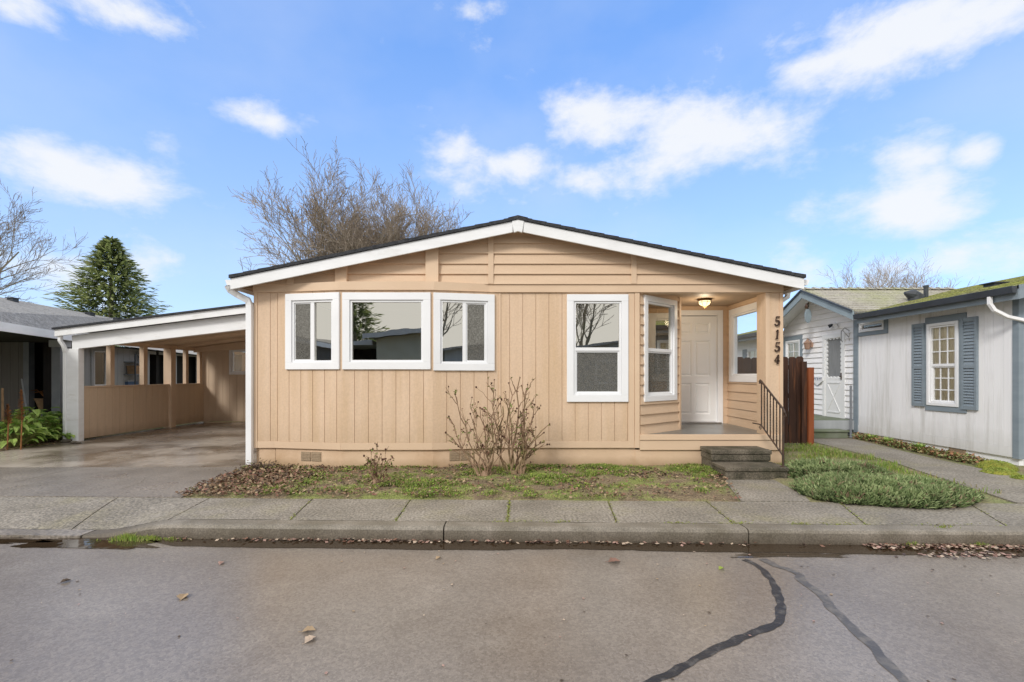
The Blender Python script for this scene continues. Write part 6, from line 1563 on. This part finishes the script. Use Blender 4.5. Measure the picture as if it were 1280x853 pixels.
blobs = [(75, 212, 105, 34, 1.15), (148, 222, 36, 24, .9), (330, 149, 44, 17, .9), (150, 12, 90, 26, .95), (20, 12, 60, 24, .9), (760, 150, 75, 38, 1), (870, 165, 105, 44, 1.05), (835, 205, 60, 34, .85), (648, 212, 50, 28, .95),
         (740, 225, 70, 26, .75), (572, 205, 42, 34, .95), (1000, 95, 60, 28, .95), (1120, 50, 130, 58, 1.05), (1210, 20, 100, 46, .9), (1130, 205, 50, 40, .85), (1135, 255, 75, 42, 1.1), (1222, 191, 32, 22, 1.1), (130, 345, 95, 55, .7), (1200, 320, 150, 28, .8),
         (205, 180, 35, 16, .5), (1020, 330, 60, 60, .55), (560, 8, 90, 14, .5), (290, 330, 50, 60, .4)]
mask = None
for px, py, rx, ry, s in blobs:
    u, v = (px - VX) / F_PX, (HY - py) / F_PX; a0 = math.atan(u); e0 = math.atan(v / math.hypot(1, u))
    ra = rx * 1.3 / F_PX * math.cos(a0) ** 2; re = ry * 1.25 / F_PX * math.cos(e0) ** 2 * math.cos(a0) ** 1
    dx = mth('MULTIPLY', mth('SUBTRACT', az, a0), 1 / ra); dy = mth('MULTIPLY', mth('SUBTRACT', el, e0), 1 / re)
    q = mth('EXPONENT', mth('MULTIPLY', mth('ADD', mth('MULTIPLY', dx, dx), mth('MULTIPLY', dy, dy)), -1.0)); q = mth('MULTIPLY', q, s)
    mask = q if mask is None else mth('MAXIMUM', mask, q)
aaz = mth('ABSOLUTE', az)                                                 # overcast behind the camera; white sky added at sides and overhead for neutral light
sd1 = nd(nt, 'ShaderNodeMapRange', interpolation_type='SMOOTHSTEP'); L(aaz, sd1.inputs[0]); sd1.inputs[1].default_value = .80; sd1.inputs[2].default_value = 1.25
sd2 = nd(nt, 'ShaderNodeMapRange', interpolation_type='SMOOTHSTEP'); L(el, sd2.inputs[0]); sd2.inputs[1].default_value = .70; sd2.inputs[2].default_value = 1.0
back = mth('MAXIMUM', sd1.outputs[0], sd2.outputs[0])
cm = mth('ADD', mask, mth('MULTIPLY', nb, 2.5)); cm = mth('SUBTRACT', cm, .18)
rmp = nd(nt, 'ShaderNodeMapRange', interpolation_type='SMOOTHSTEP'); L(cm, rmp.inputs[0]); rmp.inputs[1].default_value = .0; rmp.inputs[2].default_value = .95
wisp = nd(nt, 'ShaderNodeTexNoise'); wisp.inputs['Scale'].default_value = 2.3; wisp.inputs['Detail'].default_value = 6
L(cmb.outputs[0], wisp.inputs['Vector'])
ws = nd(nt, 'ShaderNodeMapRange'); L(wisp.outputs[0], ws.inputs[0]); ws.inputs[1].default_value = .42; ws.inputs[2].default_value = .8; ws.inputs[4].default_value = .25
hz = nd(nt, 'ShaderNodeMapRange'); L(el, hz.inputs[0]); hz.inputs[1].default_value = .75; hz.inputs[2].default_value = .10; hz.inputs[4].default_value = .9
tot = mth('MAXIMUM', mth('MULTIPLY', rmp.outputs[0], .93), ws.outputs[0])
tint = nd(nt, 'ShaderNodeMix', data_type='RGBA', blend_type='MULTIPLY'); tint.inputs[0].default_value = 1; L(sky.outputs[0], tint.inputs[6]); tint.inputs[7].default_value = (1.6, 2.05, 2.8, 1)
evr = nd(nt, 'ShaderNodeMapRange'); L(el, evr.inputs[0]); evr.inputs[1].default_value = 0; evr.inputs[2].default_value = .62
even = nd(nt, 'ShaderNodeMix', data_type='RGBA'); L(evr.outputs[0], even.inputs[0]); even.inputs[6].default_value = (4.6, 6.0, 7.5, 1); even.inputs[7].default_value = (1.65, 3.4, 7.3, 1)
hmx = nd(nt, 'ShaderNodeMix', data_type='RGBA'); hmx.inputs[0].default_value = .72; L(tint.outputs[2], hmx.inputs[6]); L(even.outputs[2], hmx.inputs[7])
mxs = nd(nt, 'ShaderNodeMix', data_type='RGBA'); L(tot, mxs.inputs[0]); L(hmx.outputs[2], mxs.inputs[6]); mxs.inputs[7].default_value = (7.2, 7.35, 7.6, 1)
fin = nd(nt, 'ShaderNodeMix', data_type='RGBA'); L(back, fin.inputs[0]); L(mxs.outputs[2], fin.inputs[6]); fin.inputs[7].default_value = (8.6, 8.5, 8.4, 1)  # out-of-view sky made brighter than the visible clouds to lift the lighting
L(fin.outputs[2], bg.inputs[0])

sl = bpy.data.lights.new('Sun', 'SUN'); sl.energy = 2.1; sl.angle = math.radians(12); sl.color = (1, .96, .9)
so_ = bpy.data.objects.new('Sun', sl); COL.objects.link(so_)
sdir = Vector((math.sin(SUN_AZ) * math.cos(SUN_EL), math.cos(SUN_AZ) * math.cos(SUN_EL), math.sin(SUN_EL)))
so_.rotation_euler = sdir.to_track_quat('Z', 'Y').to_euler(); so_.location = sdir * 30

cd = bpy.data.cameras.new('Camera'); cam = bpy.data.objects.new('Camera', cd); COL.objects.link(cam); S.camera = cam
cam.location = (0, 0, EYE); cam.rotation_euler = (math.radians(90), 0, 0)
cd.sensor_width = 36; cd.lens = F_PX / 1280 * 36; cd.shift_x = -(VX - 640) / 1280; cd.shift_y = (HY - 426.5) / 1280; cd.clip_end = 3000; cd.clip_start = .05
S.view_settings.view_transform = 'Standard'; S.view_settings.look = 'None'; S.view_settings.exposure = 0
S.cycles.max_bounces = 8; S.cycles.transparent_max_bounces = 12
